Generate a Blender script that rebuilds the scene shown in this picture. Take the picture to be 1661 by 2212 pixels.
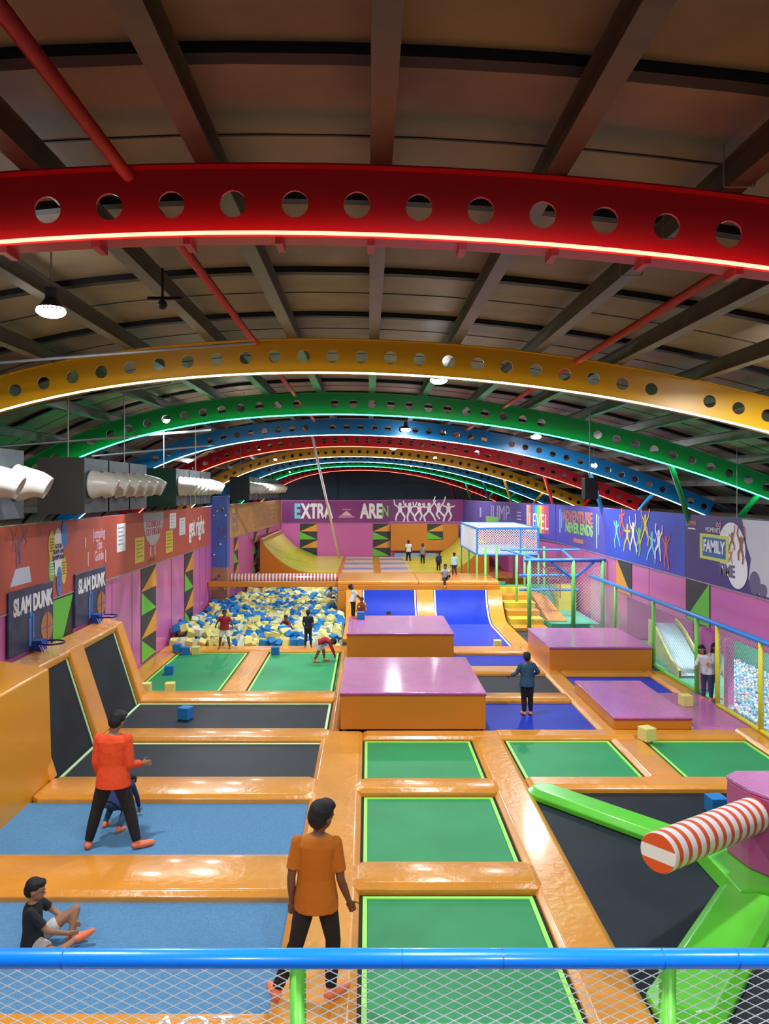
import bpy, bmesh, math, random
from mathutils import Vector, Matrix, Euler
random.seed(7)
PI = math.pi
for o in list(bpy.data.objects): bpy.data.objects.remove(o)
scn = bpy.context.scene
C = scn.collection

# ------------------------------------------------------------------ camera
H = 4.2
cam = bpy.data.cameras.new('camera'); camo = bpy.data.objects.new('camera', cam); C.objects.link(camo)
camo.location = (0, 0, H); camo.rotation_euler = (PI/2, 0, 0)
cam.sensor_fit = 'VERTICAL'; cam.sensor_height = 24; cam.sensor_width = 18
cam.lens = 24*1660/2212.0
cam.shift_x = 35.5/2212; cam.shift_y = -46/2212
cam.clip_end = 300
scn.camera = camo
# ------------------------------------------------------------------ world, exposure
w = bpy.data.worlds.new('world'); scn.world = w; w.use_nodes = True
w.node_tree.nodes['Background'].inputs[0].default_value = (.75, .8, 1, 1)
w.node_tree.nodes['Background'].inputs[1].default_value = .25
scn.view_settings.view_transform = 'Standard'; scn.view_settings.look = 'None'
scn.view_settings.gamma = 1; scn.view_settings.use_curve_mapping = False
scn.view_settings.exposure = 0.0
LAMP_W = 225
# lamp positions (x, y, z), the first ones are the ones the photo shows
LAMPS = [(-3.3,8,6.05),(1.24,13.5,6.12),(-3.14,19.5,6.08),(4.92,22.5,5.76),(1.15,23.5,6.05),(-6.6,32,5.5),(1.09,33,6.0),(-5,41,5.85),(-6,58,5.6),(5.3,9.6,5.75),
         (-3.3,2.5,6.1),(.9,1.6,6.25),(5.0,2.0,5.9),(-2,-1.6,5.2),(2.2,-1.6,5.2),(8.3,12.6,3.0),(8.4,17.5,3.0),  # from this row on: lamps added for brightness, most out of view
         (-4.6,17.9,5.8),(2.6,24.5,6.05),(7.2,24.5,5.0),(-4.4,30.9,5.8),(4.4,30.9,5.8),(3.4,39.8,5.9),(3.2,56.0,6.0)]  # added fill lamps, hidden behind the arches; the last one brightens the rear wall
def arealight(loc, W, size, col):
    l = bpy.data.lights.new('lamp_light', 'AREA'); l.shape = 'DISK'; l.size = size; l.energy = W; l.color = col
    o = bpy.data.objects.new('lamp_light', l); C.objects.link(o); o.location = loc; return o

# ------------------------------------------------------------------ materials
MATS = {}
def mat(name, col, rough=.5, metal=0, bump=0, bscale=20, coat=0, emit=None, estr=0, mottle=0, mscale=8, bstretch=None, mcol=None, alpha=1):
    if name in MATS: return MATS[name]
    m = bpy.data.materials.new(name); m.use_nodes = True; nt = m.node_tree
    b = nt.nodes['Principled BSDF']
    b.inputs['Base Color'].default_value = (*col, 1); b.inputs['Roughness'].default_value = rough
    b.inputs['Metallic'].default_value = metal; b.inputs['Coat Weight'].default_value = coat
    b.inputs['Coat Roughness'].default_value = .12
    if emit: b.inputs['Emission Color'].default_value = (*emit, 1); b.inputs['Emission Strength'].default_value = estr
    if bump or mottle:
        tc = nt.nodes.new('ShaderNodeTexCoord')
        mp = nt.nodes.new('ShaderNodeMapping'); nt.links.new(tc.outputs['Object'], mp.inputs[0])
        if bstretch: mp.inputs['Scale'].default_value = bstretch
    if bump:
        n = nt.nodes.new('ShaderNodeTexNoise'); n.inputs['Scale'].default_value = bscale; n.inputs['Detail'].default_value = 4
        nt.links.new(mp.outputs[0], n.inputs['Vector'])
        bp = nt.nodes.new('ShaderNodeBump'); bp.inputs['Strength'].default_value = bump; bp.inputs['Distance'].default_value = .03
        nt.links.new(n.outputs[0], bp.inputs['Height']); nt.links.new(bp.outputs[0], b.inputs['Normal'])
    if mottle:
        n2 = nt.nodes.new('ShaderNodeTexNoise'); n2.inputs['Scale'].default_value = mscale; n2.inputs['Detail'].default_value = 6
        nt.links.new(tc.outputs['Object'], n2.inputs['Vector'])
        mx = nt.nodes.new('ShaderNodeMix'); mx.data_type = 'RGBA'
        c2 = mcol or tuple(c*(1-mottle) for c in col)
        mx.inputs[6].default_value = (*col, 1); mx.inputs[7].default_value = (*c2, 1)
        rp = nt.nodes.new('ShaderNodeMapRange'); rp.inputs[1].default_value = .35; rp.inputs[2].default_value = .7
        nt.links.new(n2.outputs[0], rp.inputs[0]); nt.links.new(rp.outputs[0], mx.inputs[0]); nt.links.new(mx.outputs[2], b.inputs['Base Color'])
    MATS[name] = m; return m
def stripes(name, c1, c2, axis, period, rough=.35, ratio=.5, phase=0):
    m = mat(name, c1, rough, coat=.3); nt = m.node_tree; b = nt.nodes['Principled BSDF']
    tc = nt.nodes.new('ShaderNodeTexCoord'); sp = nt.nodes.new('ShaderNodeSeparateXYZ'); nt.links.new(tc.outputs['Object'], sp.inputs[0])
    a = nt.nodes.new('ShaderNodeMath'); a.operation = 'MULTIPLY_ADD'; a.inputs[1].default_value = 1/period; a.inputs[2].default_value = 100+phase
    nt.links.new(sp.outputs[axis], a.inputs[0])
    f = nt.nodes.new('ShaderNodeMath'); f.operation = 'FRACT'; nt.links.new(a.outputs[0], f.inputs[0])
    g = nt.nodes.new('ShaderNodeMath'); g.operation = 'GREATER_THAN'; g.inputs[1].default_value = ratio; nt.links.new(f.outputs[0], g.inputs[0])
    mx = nt.nodes.new('ShaderNodeMix'); mx.data_type = 'RGBA'; mx.inputs[6].default_value = (*c1, 1); mx.inputs[7].default_value = (*c2, 1)
    nt.links.new(g.outputs[0], mx.inputs[0]); nt.links.new(mx.outputs[2], b.inputs['Base Color'])
    return m
ORANGE = (.72, .27, .02)
M_or = mat('orange_vinyl', (.74, .3, .035), .3, bump=.3, bscale=10, coat=.5, mottle=.15, mscale=1.5)
M_or2 = mat('orange_panel_vinyl', (.58, .2, .012), .38, bump=.05, bscale=5, coat=.2)
M_pk = mat('pink_vinyl', (.6, .17, .46), .25, bump=.8, bscale=22, coat=.8, mottle=.15, mscale=2, bstretch=(1, 2, 1))
M_wall = mat('pink_wall_vinyl', (.56, .13, .38), .3, bump=.03, bscale=4, coat=.25)
M_gr = mat('green_mat', (.03, .3, .11), .5, bump=.05, bscale=60, mottle=.15, mscale=1.2)
M_neon = mat('lime_piping', (.33, .85, .12), .45)
M_pale = mat('pale_green_piping', (.55, .78, .4), .5)
M_bk = mat('black_mat', (.012, .019, .03), .55, bump=.06, bscale=60, mottle=.35, mscale=1.5)
M_bl = mat('royal_blue_mat', (.008, .035, .45), .5, bump=.04, bscale=50, mottle=.2, mscale=1.5)
M_lb = mat('light_blue_mat', (.1, .26, .46), .8, bump=.15, bscale=60, mottle=.22, mscale=45)
M_lime = mat('lime_vinyl', (.11, .62, .03), .32, bump=.08, bscale=8, coat=.4, mottle=.2, mscale=1.2)
M_dark = mat('dark_gap', (.012, .012, .014), .9)
M_floor = mat('dark_floor', (.03, .03, .032), .8, mottle=.3)
M_black = mat('black_paint', (.008, .009, .012), .6)
M_navywall = mat('black_wall', (.045, .075, .13), .6, mottle=.3, mscale=.6)
M_white = mat('white', (.8, .8, .82), .5)
M_rope = mat('white_net_cord', (.85, .88, .9), .6)
M_blue = mat('blue_foam_tube', (.004, .2, .85), .3, bump=.02, bscale=30, coat=.3)
M_gpost = mat('green_foam_tube', (.16, .6, .06), .4, coat=.2)
M_ypost = mat('yellow_foam_tube', (.72, .66, .02), .45)
M_yel = mat('yellow_vinyl', (.62, .55, .04), .35, coat=.3, bump=.05)
M_tower = mat('tower_green_paint', (.16, .58, .14), .4)
M_tblue = mat('tower_blue_paint', (.03, .22, .68), .4)
M_teal = mat('teal_panel', (.07, .4, .26), .5)
M_skin = mat('skin', (.16, .07, .04), .55)
M_skin2 = mat('skin_light', (.32, .16, .09), .55)
M_hair = mat('black_hair', (.003, .003, .005), .7, bump=.4, bscale=60)
M_sock = mat('orange_grip_sock', (.85, .2, .08), .7)
M_eye = mat('eye_dark', (.01, .01, .01), .3)
M_foamy = mat('yellow_foam', (.68, .62, .2), .8, bump=.2, bscale=40)
M_foamb = mat('blue_foam', (.008, .17, .48), .8, bump=.2, bscale=40)
M_foamc = mat('pale_foam', (.62, .66, .5), .8, bump=.2, bscale=40)

for m_ in (M_bk, M_gr, M_bl, M_lb): m_.node_tree.nodes['Principled BSDF'].inputs['Specular IOR Level'].default_value = .2
# ------------------------------------------------------------------ helpers
def obj(name, bm, m, parent=None, smooth=False, bevel=0, seg=2):
    me = bpy.data.meshes.new(name); bm.normal_update(); bm.to_mesh(me); bm.free()
    for x in (m if isinstance(m, (list, tuple)) else [m]): me.materials.append(x)
    if smooth: me.shade_smooth()
    o = bpy.data.objects.new(name, me); C.objects.link(o)
    if parent: o.parent = parent
    if bevel:
        b = o.modifiers.new('bevel', 'BEVEL'); b.width = bevel; b.segments = seg; b.limit_method = 'ANGLE'; b.angle_limit = math.radians(25); b.harden_normals = True
        me.shade_smooth(); 
    return o
def tag(o, label, cat, group=None, kind=None):
    if label: o['label'] = label
    if cat: o['category'] = cat
    if group: o['group'] = group
    if kind: o['kind'] = kind
    return o
def thing(name, label, cat, loc=(0,0,0), rz=0, group=None):
    o = bpy.data.objects.new(name, None); o.empty_display_size = .1; C.objects.link(o)
    o.location = loc; o.rotation_euler = (0, 0, rz); return tag(o, label, cat, group)
def struct(name, bm, m, **k):
    o = obj(name, bm, m, **k); o['kind'] = 'structure'; return o
def BM(): return bmesh.new()
def hexa(bm, p, mi=0):      # 8 corners: bottom 4 then top 4
    v = [bm.verts.new(q) for q in p]
    for f in ((3,2,1,0),(4,5,6,7),(0,1,5,4),(1,2,6,5),(2,3,7,6),(3,0,4,7)):
        fc = bm.faces.new([v[i] for i in f]); fc.material_index = mi
    return v
def box(bm, x0, x1, y0, y1, z0, z1, mi=0):
    return hexa(bm, [(x0,y0,z0),(x1,y0,z0),(x1,y1,z0),(x0,y1,z0),(x0,y0,z1),(x1,y0,z1),(x1,y1,z1),(x0,y1,z1)], mi)
def slab(bm, quad, t, mi=0):    # quad (ccw seen from outside) pushed back by thickness t
    q = [Vector(a) for a in quad]; n = (q[1]-q[0]).cross(q[3]-q[0]).normalized()
    hexa(bm, [a-n*t for a in q] + q, mi)
def tube(bm, a, b, r, seg=8, r2=None, caps=True, mi=0):
    a = Vector(a); b = Vector(b); d = (b-a).normalized()
    u = d.orthogonal().normalized(); v = d.cross(u); r2 = r if r2 is None else r2
    A = [bm.verts.new(a+(u*math.cos(2*PI*i/seg)+v*math.sin(2*PI*i/seg))*r) for i in range(seg)]
    B = [bm.verts.new(b+(u*math.cos(2*PI*i/seg)+v*math.sin(2*PI*i/seg))*r2) for i in range(seg)]
    for i in range(seg):
        j = (i+1) % seg; f = bm.faces.new((A[i], A[j], B[j], B[i])); f.material_index = mi
    if caps:
        f = bm.faces.new(A[::-1]); f.material_index = mi; f = bm.faces.new(B); f.material_index = mi
def path(bm, pts, r, seg=8):
    for a, b in zip(pts, pts[1:]): tube(bm, a, b, r, seg)
def ball(bm, c, r, seg=12, rings=8, rot=None):
    if not isinstance(r, (tuple, list)): r = (r, r, r)
    M = Matrix.Translation(c) @ (rot.to_matrix().to_4x4() if rot else Matrix()) @ Matrix.Diagonal((*r, 1))
    bmesh.ops.create_uvsphere(bm, u_segments=seg, v_segments=rings, radius=1, matrix=M)
def flatpoly(bm, F, pts, t=.006, mi=0, z=0):   # extruded polygon on frame F (4x4), facing local +z
    a = [bm.verts.new(F @ Vector((x, y, z))) for x, y in pts]; b = [bm.verts.new(F @ Vector((x, y, z+t))) for x, y in pts]
    n = len(pts)
    f = bm.faces.new(b); f.material_index = mi
    f = bm.faces.new(a[::-1]); f.material_index = mi
    for i in range(n):
        j = (i+1) % n; f = bm.faces.new((a[i], a[j], b[j], b[i])); f.material_index = mi
def frame(o, xa, ya):
    xa = Vector(xa).normalized(); ya = Vector(ya).normalized(); za = xa.cross(ya)
    M = Matrix((xa, ya, za)).transposed().to_4x4(); M.translation = Vector(o); return M
def ellipse(cx, cy, rx, ry, n=28): return [(cx+rx*math.cos(2*PI*i/n), cy+ry*math.sin(2*PI*i/n)) for i in range(n)]
def rect(x, y, w, h): return [(x, y), (x+w, y), (x+w, y+h), (x, y+h)]
def text(body, F, x, y, size, m, parent, name='lettering', z=.006, ext=.003, sx=1, align='CENTER', bold=.0):
    cu = bpy.data.curves.new(name, 'FONT'); cu.body = body; cu.size = size; cu.extrude = ext; cu.align_x = align; cu.align_y = 'CENTER'; cu.offset = bold
    cu.space_line = .85; cu.resolution_u = 3
    t = bpy.data.objects.new('t', cu); C.objects.link(t); bpy.context.view_layer.update()
    me = bpy.data.meshes.new_from_object(t); bpy.data.objects.remove(t)
    me.transform(F @ Matrix.Translation((x, y, z)) @ Matrix.Diagonal((sx, 1, 1, 1)))
    me.materials.clear(); me.materials.append(m); me.name = name
    o = bpy.data.objects.new(name, me); C.objects.link(o); o.parent = parent; return o
def flat(name, F, polys, m, parent, z=.003, t=.004):
    if name == 'text_lines':
        bm = BM()
        for p in polys: flatpoly(bm, F, p, t, 0, z)
        return obj(name, bm, m, parent)
    for i, p in enumerate(polys): bm = BM(); flatpoly(bm, F, p, t, 0, z+i*.0006); o = obj(name, bm, m, parent)
    return o
def net(bm, F, W, Hh, cw, ch, r):
    # diagonal cords clipped to the rectangle W x Hh on frame F, cells cw x ch
    s = ch/cw
    for sg in (1, -1):
        k0 = -int(Hh/ch)-1 if sg > 0 else 0; n = int(W/cw)+int(Hh/ch)+2
        for k in range(n):
            # line y = sg*s*(x - x0)
            x0 = (k0+k)*cw
            if sg > 0: xa, ya, xb, yb = x0, 0, x0+Hh/s, Hh
            else: xa, ya, xb, yb = x0, 0, x0-Hh/s, Hh
            if xa > xb: xa, ya, xb, yb = xb, yb, xa, ya
            if xb <= 0 or xa >= W: continue
            f = lambda X: ya+(yb-ya)*(X-xa)/(xb-xa)
            if xa < 0: ya2 = f(0); xa2 = 0
            else: xa2, ya2 = xa, ya
            if xb > W: yb2 = f(W); xb2 = W
            else: xb2, yb2 = xb, yb
            if xb2-xa2 < 1e-4: continue
            tube(bm, F @ Vector((xa2, ya2, 0)), F @ Vector((xb2, yb2, 0)), r, 4, caps=False)

# ================================================================== STRUCTURE
ZF = -.13           # slab the frames stand on
ZM = -.07           # jumping mats
bm = BM(); box(bm, -11, 13, -3, 66, ZF-.2, ZF); struct('floor', bm, M_floor)
XC, ZT = -.79, 6.45
def drop(x):
    d = x-XC
    return d*d/(2*24.6)+.00023*d**4*1.0 if d < 0 else d*d/(2*26)
ZT_ = lambda x: ZT-drop(x)
# roof: curved wood lining
m = mat('wood_ceiling', (.29, .215, .125), .6, mottle=.35, mscale=1.2, mcol=(.18, .13, .085), bump=.1, bscale=6)
xs = [-11+i*.6 for i in range(41)]
bm = BM()
for a, b in zip(xs, xs[1:]):
    za, zb = ZT_(a)+.38, ZT_(b)+.38
    hexa(bm, [(a,-3,za),(b,-3,zb),(b,66,zb),(a,66,za),(a,-3,za+.1),(b,-3,zb+.1),(b,66,zb+.1),(a,66,za+.1)])
struct('ceiling', bm, m, smooth=False)
# transverse dark battens and long purlins
n = 1
for k in range(0, 29):
    y = 2.25*k+.05
    bm = BM()
    for a, b in zip(xs, xs[1:]):
        za, zb = ZT_(a), ZT_(b)
        hexa(bm, [(a,y-.06,za+.31),(b,y-.06,zb+.31),(b,y+.06,zb+.31),(a,y+.06,za+.31),(a,y-.06,za+.38),(b,y-.06,zb+.38),(b,y+.06,zb+.38),(a,y+.06,za+.38)])
    struct('trim_%d' % n, bm, M_black); n += 1
    if k % 1 == 0 and k < 27:
        bm = BM(); y2 = y+1.12
        for a, b in zip(xs, xs[1:]):
            za, zb = ZT_(a), ZT_(b)
            hexa(bm, [(a,y2-.012,za+.372),(b,y2-.012,zb+.372),(b,y2+.012,zb+.372),(a,y2+.012,za+.372),(a,y2-.015,za+.38),(b,y2-.015,zb+.38),(b,y2+.015,zb+.38),(a,y2+.015,za+.38)])
        struct('trim_%d' % n, bm, M_black); n += 1
M_purlin = mat('purlin_steel', (.11, .09, .065), .45, .3, mottle=.3, mscale=3)
for k in range(-8, 11):
    x = .09+1.2*k
    if x < -10.5 or x > 12.5: continue
    z = ZT_(x)
    bm = BM(); box(bm, x-.075, x+.075, -3, 66, z+.0, z+.012); box(bm, x-.01, x+.01, -3, 66, z+.012, z+.19); box(bm, x-.075, x+.075, -3, 66, z+.188, z+.2)
    struct('trim_%d' % n, bm, M_purlin); n += 1
# building walls (dark) and far wall
bm = BM(); box(bm, -11.1, -11, -3, 66, ZF, 6); struct('wall_far_left', bm, M_navywall)
bm = BM(); box(bm, 12.9, 13, -3, 66, ZF, 5.5); struct('wall_far_right', bm, M_navywall)
bm = BM(); box(bm, -11, 13, 65.9, 66, ZF, 6.9)
for x in (-2.6, 3.2): box(bm, x-.03, x+.03, 65.8, 65.9, ZF, 6.6)
box(bm, -11, 13, 65.8, 65.9, 4.9, 5.0)
struct('wall_back', bm, M_navywall)
bm = BM(); box(bm, -11, 13, -3.1, -3, ZF, 6.9); struct('wall_front', bm, M_navywall)
bm = BM(); box(bm, -6, 8, -2.9, 2.2, 1.9, 2.05); struct('floor_balcony', bm, M_floor)

# partition walls in pink vinyl
def wallbox(name, p, q, z0, z1, t=.1, m=M_wall, side=1):
    p = Vector(p); q = Vector(q); d = (q-p).normalized(); nn = Vector((d.y, -d.x))*t*side
    bm = BM(); a, b, c, e = p, q, q+nn, p+nn
    hexa(bm, [(a.x,a.y,z0),(b.x,b.y,z0),(c.x,c.y,z0),(e.x,e.y,z0),(a.x,a.y,z1),(b.x,b.y,z1),(c.x,c.y,z1),(e.x,e.y,z1)])
    bmesh.ops.recalc_face_normals(bm, faces=bm.faces)
    return struct(name, bm, m)
WL, WR = -5.5, 7.35
wallbox('wall_left', (WL, 4), (WL, 27.2), ZF, 3.66, side=-1)
wallbox('wall_left_back', (WL, 27.2), (-5.05, 44.6), ZF, 3.66, side=-1)
wallbox('wall_partition_back', (-5.05, 44.5), (5.6, 44.5), ZF, 3.64, side=-1)
wallbox('wall_right', (WR, 9), (WR, 30), 1.2, 3.66, side=1)
wallbox('wall_right_back', (WR, 30), (5.55, 44.6), ZF, 3.66, side=1)
wallbox('wall_right_low', (WR, 21.8), (WR, 30), ZF, 1.2, side=1)
wallbox('wall_niche', (9.2, 19.6), (9.2, 21.8), ZF, 1.9, side=1)
wallbox('wall_niche_green', (9.2, 9), (9.2, 19.6), ZF, 1.9, m=M_teal, side=1)
wallbox('wall_niche_side', (WR+.1, 21.8), (9.3, 21.8), ZF, 1.5, m=M_wall, side=-1)
# pink seams: slim vertical trims
M_seam = mat('pink_seam', (.33, .06, .2), .5)
for y in (6.5, 8.4, 10.2, 16.5, 17.9, 21.5, 25.1, 26.0):
    bm = BM(); box(bm, WL, WL+.006, y-.008, y+.008, ZF, 2.3); struct('trim_%d' % n, bm, M_seam); n += 1
for y in (13.2, 20.1):
    bm = BM(); box(bm, WR-.006, WR, y-.01, y+.01, 1.2, 2.2); struct('trim_%d' % n, bm, M_seam); n += 1

# ================================================================== ARCHES
AY = [2.25*1660/h for h in (698, 327, 212, 155, 123, 95, 80, 68, 57)]
ACOL = {'red': (.52, .014, .022), 'yellow': (.55, .29, .006), 'green': (.015, .2, .065), 'blue': (.006, .13, .3)}
LED = {'red': (1, .16, .1), 'yellow': (1, .85, .5), 'green': (.03, 1, .38), 'blue': (.4, .9, 1)}
order = ['red', 'yellow', 'green', 'blue', 'red', 'yellow', 'blue', 'green', 'red']
nth = ['nearest red', 'nearest yellow', 'nearest green', 'nearest blue', 'second red', 'second yellow', 'second blue', 'far green', 'farthest red']
D = .51; PITCH = .435
def arch(i):
    col = order[i]; y = AY[i]
    t = thing('roof_arch', '%s arched roof beam with round holes and a light strip below' % nth[i], 'beam', (0, y, 0), 0, None)
    m = mat('arch_%s_paint' % col, ACOL[col], .4, bump=.04, bscale=3)
    def P(x, tt, dy):   # tt from 0 (top) down, measured square to the curve
        e = .01; s = (ZT_(x+e)-ZT_(x-e))/(2*e); nn = Vector((-s, 0, 1)).normalized()
        return Vector((x, dy, ZT_(x)))-nn*tt
    x0, x1 = -9.9, 11.3
    bm = BM(); nc = int((x1-x0)/PITCH); nh = 20
    ph = {0: -.07, 1: .345, 2: .1, 3: .2}.get(i, 0)
    st = ph+PITCH*math.ceil((x0-ph)/PITCH)
    th = .012; rh = .094
    angs = [2*PI*k/nh for k in range(nh)]; ca0 = math.atan2(D, PITCH)
    for c0 in (ca0, PI-ca0, PI+ca0, 2*PI-ca0):
        k = min(range(nh), key=lambda q: abs(angs[q]-c0)); angs[k] = c0
    for c in range(nc):
        xc = st+c*PITCH
        blank = (i == 1 and abs(xc-4.7) < .2) or (i == 2 and abs(xc-4.9) < .2) or (i in (2, 3) and c % 13 == 6)
        outer, inner = [], []
        for k in range(nh):
            a = angs[k]; ca, sa = math.cos(a), math.sin(a); s_ = max(abs(ca)/(PITCH/2), abs(sa)/(D/2))
            outer.append((ca/s_, sa/s_)); inner.append((rh*ca, rh*sa))
        rings = []
        for dy in (-th, th):
            ro = [bm.verts.new(P(xc+a, D/2-b, dy)) for a, b in outer]
            ri = [bm.verts.new(P(xc+a, D/2-b, dy)) for a, b in inner]
            rings.append((ro, ri))
            for k in range(nh):
                j = (k+1) % nh; f = (ro[k], ro[j], ri[j], ri[k]); bm.faces.new(f if dy < 0 else f[::-1])
            if blank: bm.faces.new(ri if dy < 0 else ri[::-1])
        if not blank:
            for k in range(nh):
                j = (k+1) % nh; bm.faces.new((rings[0][1][k], rings[0][1][j], rings[1][1][j], rings[1][1][k]))
    obj('web', bm, m, t)
    def flange(name, ta, tb, wd, mm, dy0=None, x0=x0, x1=x1, step=.4):
        bm = BM(); N = int((x1-x0)/step); prev = None
        d0, d1 = (-wd, wd) if dy0 is None else dy0
        for k in range(N+1):
            x = x0+(x1-x0)*k/N
            cur = [bm.verts.new(P(x, ta, d0)), bm.verts.new(P(x, ta, d1)), bm.verts.new(P(x, tb, d1)), bm.verts.new(P(x, tb, d0))]
            if prev:
                for q in range(4): bm.faces.new((prev[q], prev[(q+1) % 4], cur[(q+1) % 4], cur[q]))
            else: bm.faces.new(cur[::-1])
            prev = cur
        bm.faces.new(prev); bmesh.ops.recalc_face_normals(bm, faces=bm.faces)
        return obj(name, bm, mm, t)
    flange('top_flange', 0, .012, .09, m)
    bf = flange('bottom_flange', D-.012, D, .09, m)
    ml = mat('led_%s' % col, LED[col], .5, emit=LED[col], estr={'red': 6, 'yellow': 8, 'green': 18, 'blue': 9}[col])
    if i == 0:
        flange('light_strip', D-.035, D-.014, .01, ml, dy0=(-.11, -.09))
        for k in range(9):
            x = -2.5+.63*k; bm = BM(); q = P(x, D+.0, -.06); box(bm, x-.025, x+.025, -.1, .1, q.z-.05, q.z); obj('mounting_bracket', bm, m, bf)
    else: flange('light_strip', D-.012, D+.012, .01, ml, dy0=(-.115, -.09))
    return t
arches = [arch(i) for i in range(9)]

# coloured V struts on the right, under the arches
for i in range(2, 9):
    y = AY[i]; col = order[i]; x0 = 7.0
    t = thing('roof_support', '%s V-shaped support post under the %s roof arch, right side' % (col, nth[i]), 'post', (7.7, y, ZF))
    m = mat('arch_%s_paint' % col, (1, 1, 1))
    def zb(x): return ZT_(x)-D-.02
    for xt, xb in ((6.95, 7.62), (8.95, 7.78)):
        bm = BM(); tube(bm, (xt-7.7, 0, zb(xt)+.02-ZF), (xb-7.7, 0, 2.7-ZF), .065, 8); obj('strut', bm, m, t, smooth=True)
    bm = BM(); box(bm, -.15, .15, -.1, .1, 0, 2.75-ZF); obj('column', bm, m, t)

# pipes
M_redpipe = mat('red_sprinkler_pipe', (.55, .04, .03), .4)
for x, lab in ((-1.67, 'long red sprinkler pipe under the roof, left of the centre'), (3.1, 'long red sprinkler pipe under the roof, right of the centre')):
    z = ZT_(x)-.045
    bm = BM(); tube(bm, (x, -2.9, z), (x, 64, z), .045, 10)
    p = tag(obj('sprinkler_pipe', bm, M_redpipe, smooth=True), lab, 'pipe')
M_cond = mat('grey_conduit', (.35, .36, .38), .4, .5)
for i, (a, b, r, lab) in enumerate([((-6.4, 12.5, 5.45), (-3.2, 12.5, 5.95), .02, 'thin grey rod across the ceiling bay behind the yellow arch, left'),
        ((-5.2, 9.6, 5.75), (-1.4, 9.6, 6.05), .018, 'thin grey rod crossing beside the bright ceiling lamp'),
        ((-8.0, 14.5, 4.95), (-3.9, 19.0, 5.7), .03, 'long grey conduit sloping under the green lit ceiling, left'),
        ((-7.2, 20.0, 5.1), (-4.3, 25.0, 5.75), .03, 'long grey conduit sloping towards the blue arch, left')]):
    bm = BM(); tube(bm, a, b, r, 6); tag(obj('ceiling_rod', bm, M_cond), lab, 'rod')
for k in range(5):
    y = 3.0+k*1.05; x = 2.46; z = ZT_(x); bm = BM()
    path(bm, [(x-.1, y, z+.25), (x-.1, y, z-.03), (x+.1, y, z-.03), (x+.12, y, z+.04)], .006, 5)
    tag(obj('cable_hook', bm, M_cond), ['first', 'second', 'third', 'fourth', 'fifth'][k]+' thin wire hook from the camera along the dark roof beam right of centre', 'hook', 'wire hooks on the roof beam')

# lamps
M_lamp = mat('lamp_glow', (1, 1, 1), .5, emit=(.95, .96, 1), estr=90)
lampwhere = ['largest glowing ceiling lamp, at the left between the red and yellow arches', 'round ceiling lamp right of centre just below the yellow arch', 'round ceiling lamp left of centre just below the green light strip',
             'bright ceiling lamp on the right over the blue arch', 'small ceiling lamp right of centre on the blue arch', 'ceiling lamp at the far left over the silver nozzles', 'tiny ceiling lamp near the centre on the second red arch',
             'small ceiling lamp on the left over the second yellow arch', 'farthest ceiling lamp at the left end of the hall', 'ceiling lamp cut by the right edge of the picture',
             'added unseen fill lamp above the balcony, left', 'added unseen fill lamp above the balcony, centre', 'added unseen fill lamp above the balcony, right',  # labels of the added fill lamps start here
             'added unseen fill lamp at the rear of the balcony, left', 'added unseen fill lamp at the rear of the balcony, right', 'added unseen fill lamp above the ball pit behind the right wall', 'added unseen fill lamp above the slide behind the right wall',
             'added fill lamp hidden behind the green arch at left', 'added fill lamp hidden behind the blue arch at centre', 'added fill lamp hidden behind the blue arch at right', 'added fill lamp hidden behind the second red arch at left', 'added fill lamp hidden behind the second red arch at right', 'added fill lamp hidden behind the second yellow arch', 'added far fill lamp before the dark rear wall at right of centre']
for (x, y, z), lab in zip(LAMPS, lampwhere):
    t = thing('ceiling_lamp', lab, 'lamp', (x, y, z))
    bm = BM(); tube(bm, (0,0,.02), (0,0,.14), .155, 20, r2=.07); tube(bm, (0,0,.14), (0,0,.26), .06, 14); hs_ = obj('housing', bm, M_black, t, smooth=False)
    bm = BM(); ball(bm, (0,0,.02), (.15,.15,.07), 20, 10); obj('bulb', bm, M_lamp, hs_, smooth=True)
    if y < 4: bm = BM(); tube(bm, (0,0,-.02), (0,0,.16), .3, 24, r2=.1, caps=False); obj('added_shade', bm, M_black, t)  # added black cone, keeps these unseen lamps from lighting the ceiling
    top = ZT_(x)+.37-z
    bm = BM(); tube(bm, (0,0,.25), (0,0,max(.3, top)), .01, 6); obj('hanger', bm, M_cond, t)
    l = arealight((0, 0, -.09), LAMP_W*(.6 if z < 4 or y < 0 else 1.8 if y > 50 else (.7 if y < 4 else 1.0)), .3, (.93, .96, 1)); l.parent = t

# ================================================================== PADS AND TRAMPOLINES
def pad(x0, x1, y0, y1, label, z=0, h=None, ch=.07, m=M_or, group='orange vinyl pads between the trampolines', cut=0):
    h = (z-ZF) if h is None else h
    bm = BM(); zb = z-h; zc = z-.045
    def ring(i, zz, c=0):
        if not c: pts = [(x0+i, y0+i), (x1-i, y0+i), (x1-i, y1-i), (x0+i, y1-i)]
        else: pts = [(x0+i+c, y0+i), (x1-i-c, y0+i), (x1-i, y0+i+c), (x1-i, y1-i-c), (x1-i-c, y1-i), (x0+i+c, y1-i), (x0+i, y1-i-c), (x0+i, y0+i+c)]
        return [bm.verts.new((a, b, zz)) for a, b in pts]
    R = [ring(.0, zb, cut), ring(0, zc, cut), ring(ch, z, cut)]
    k = len(R[0]); bm.faces.new(R[0][::-1]); bm.faces.new(R[2])
    for a, b in zip(R, R[1:]):
        for i in range(k): bm.faces.new((a[i], a[(i+1) % k], b[(i+1) % k], b[i]))
    return tag(obj('floor_pad', bm, m, bevel=.015), label, 'pad', group)
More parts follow.
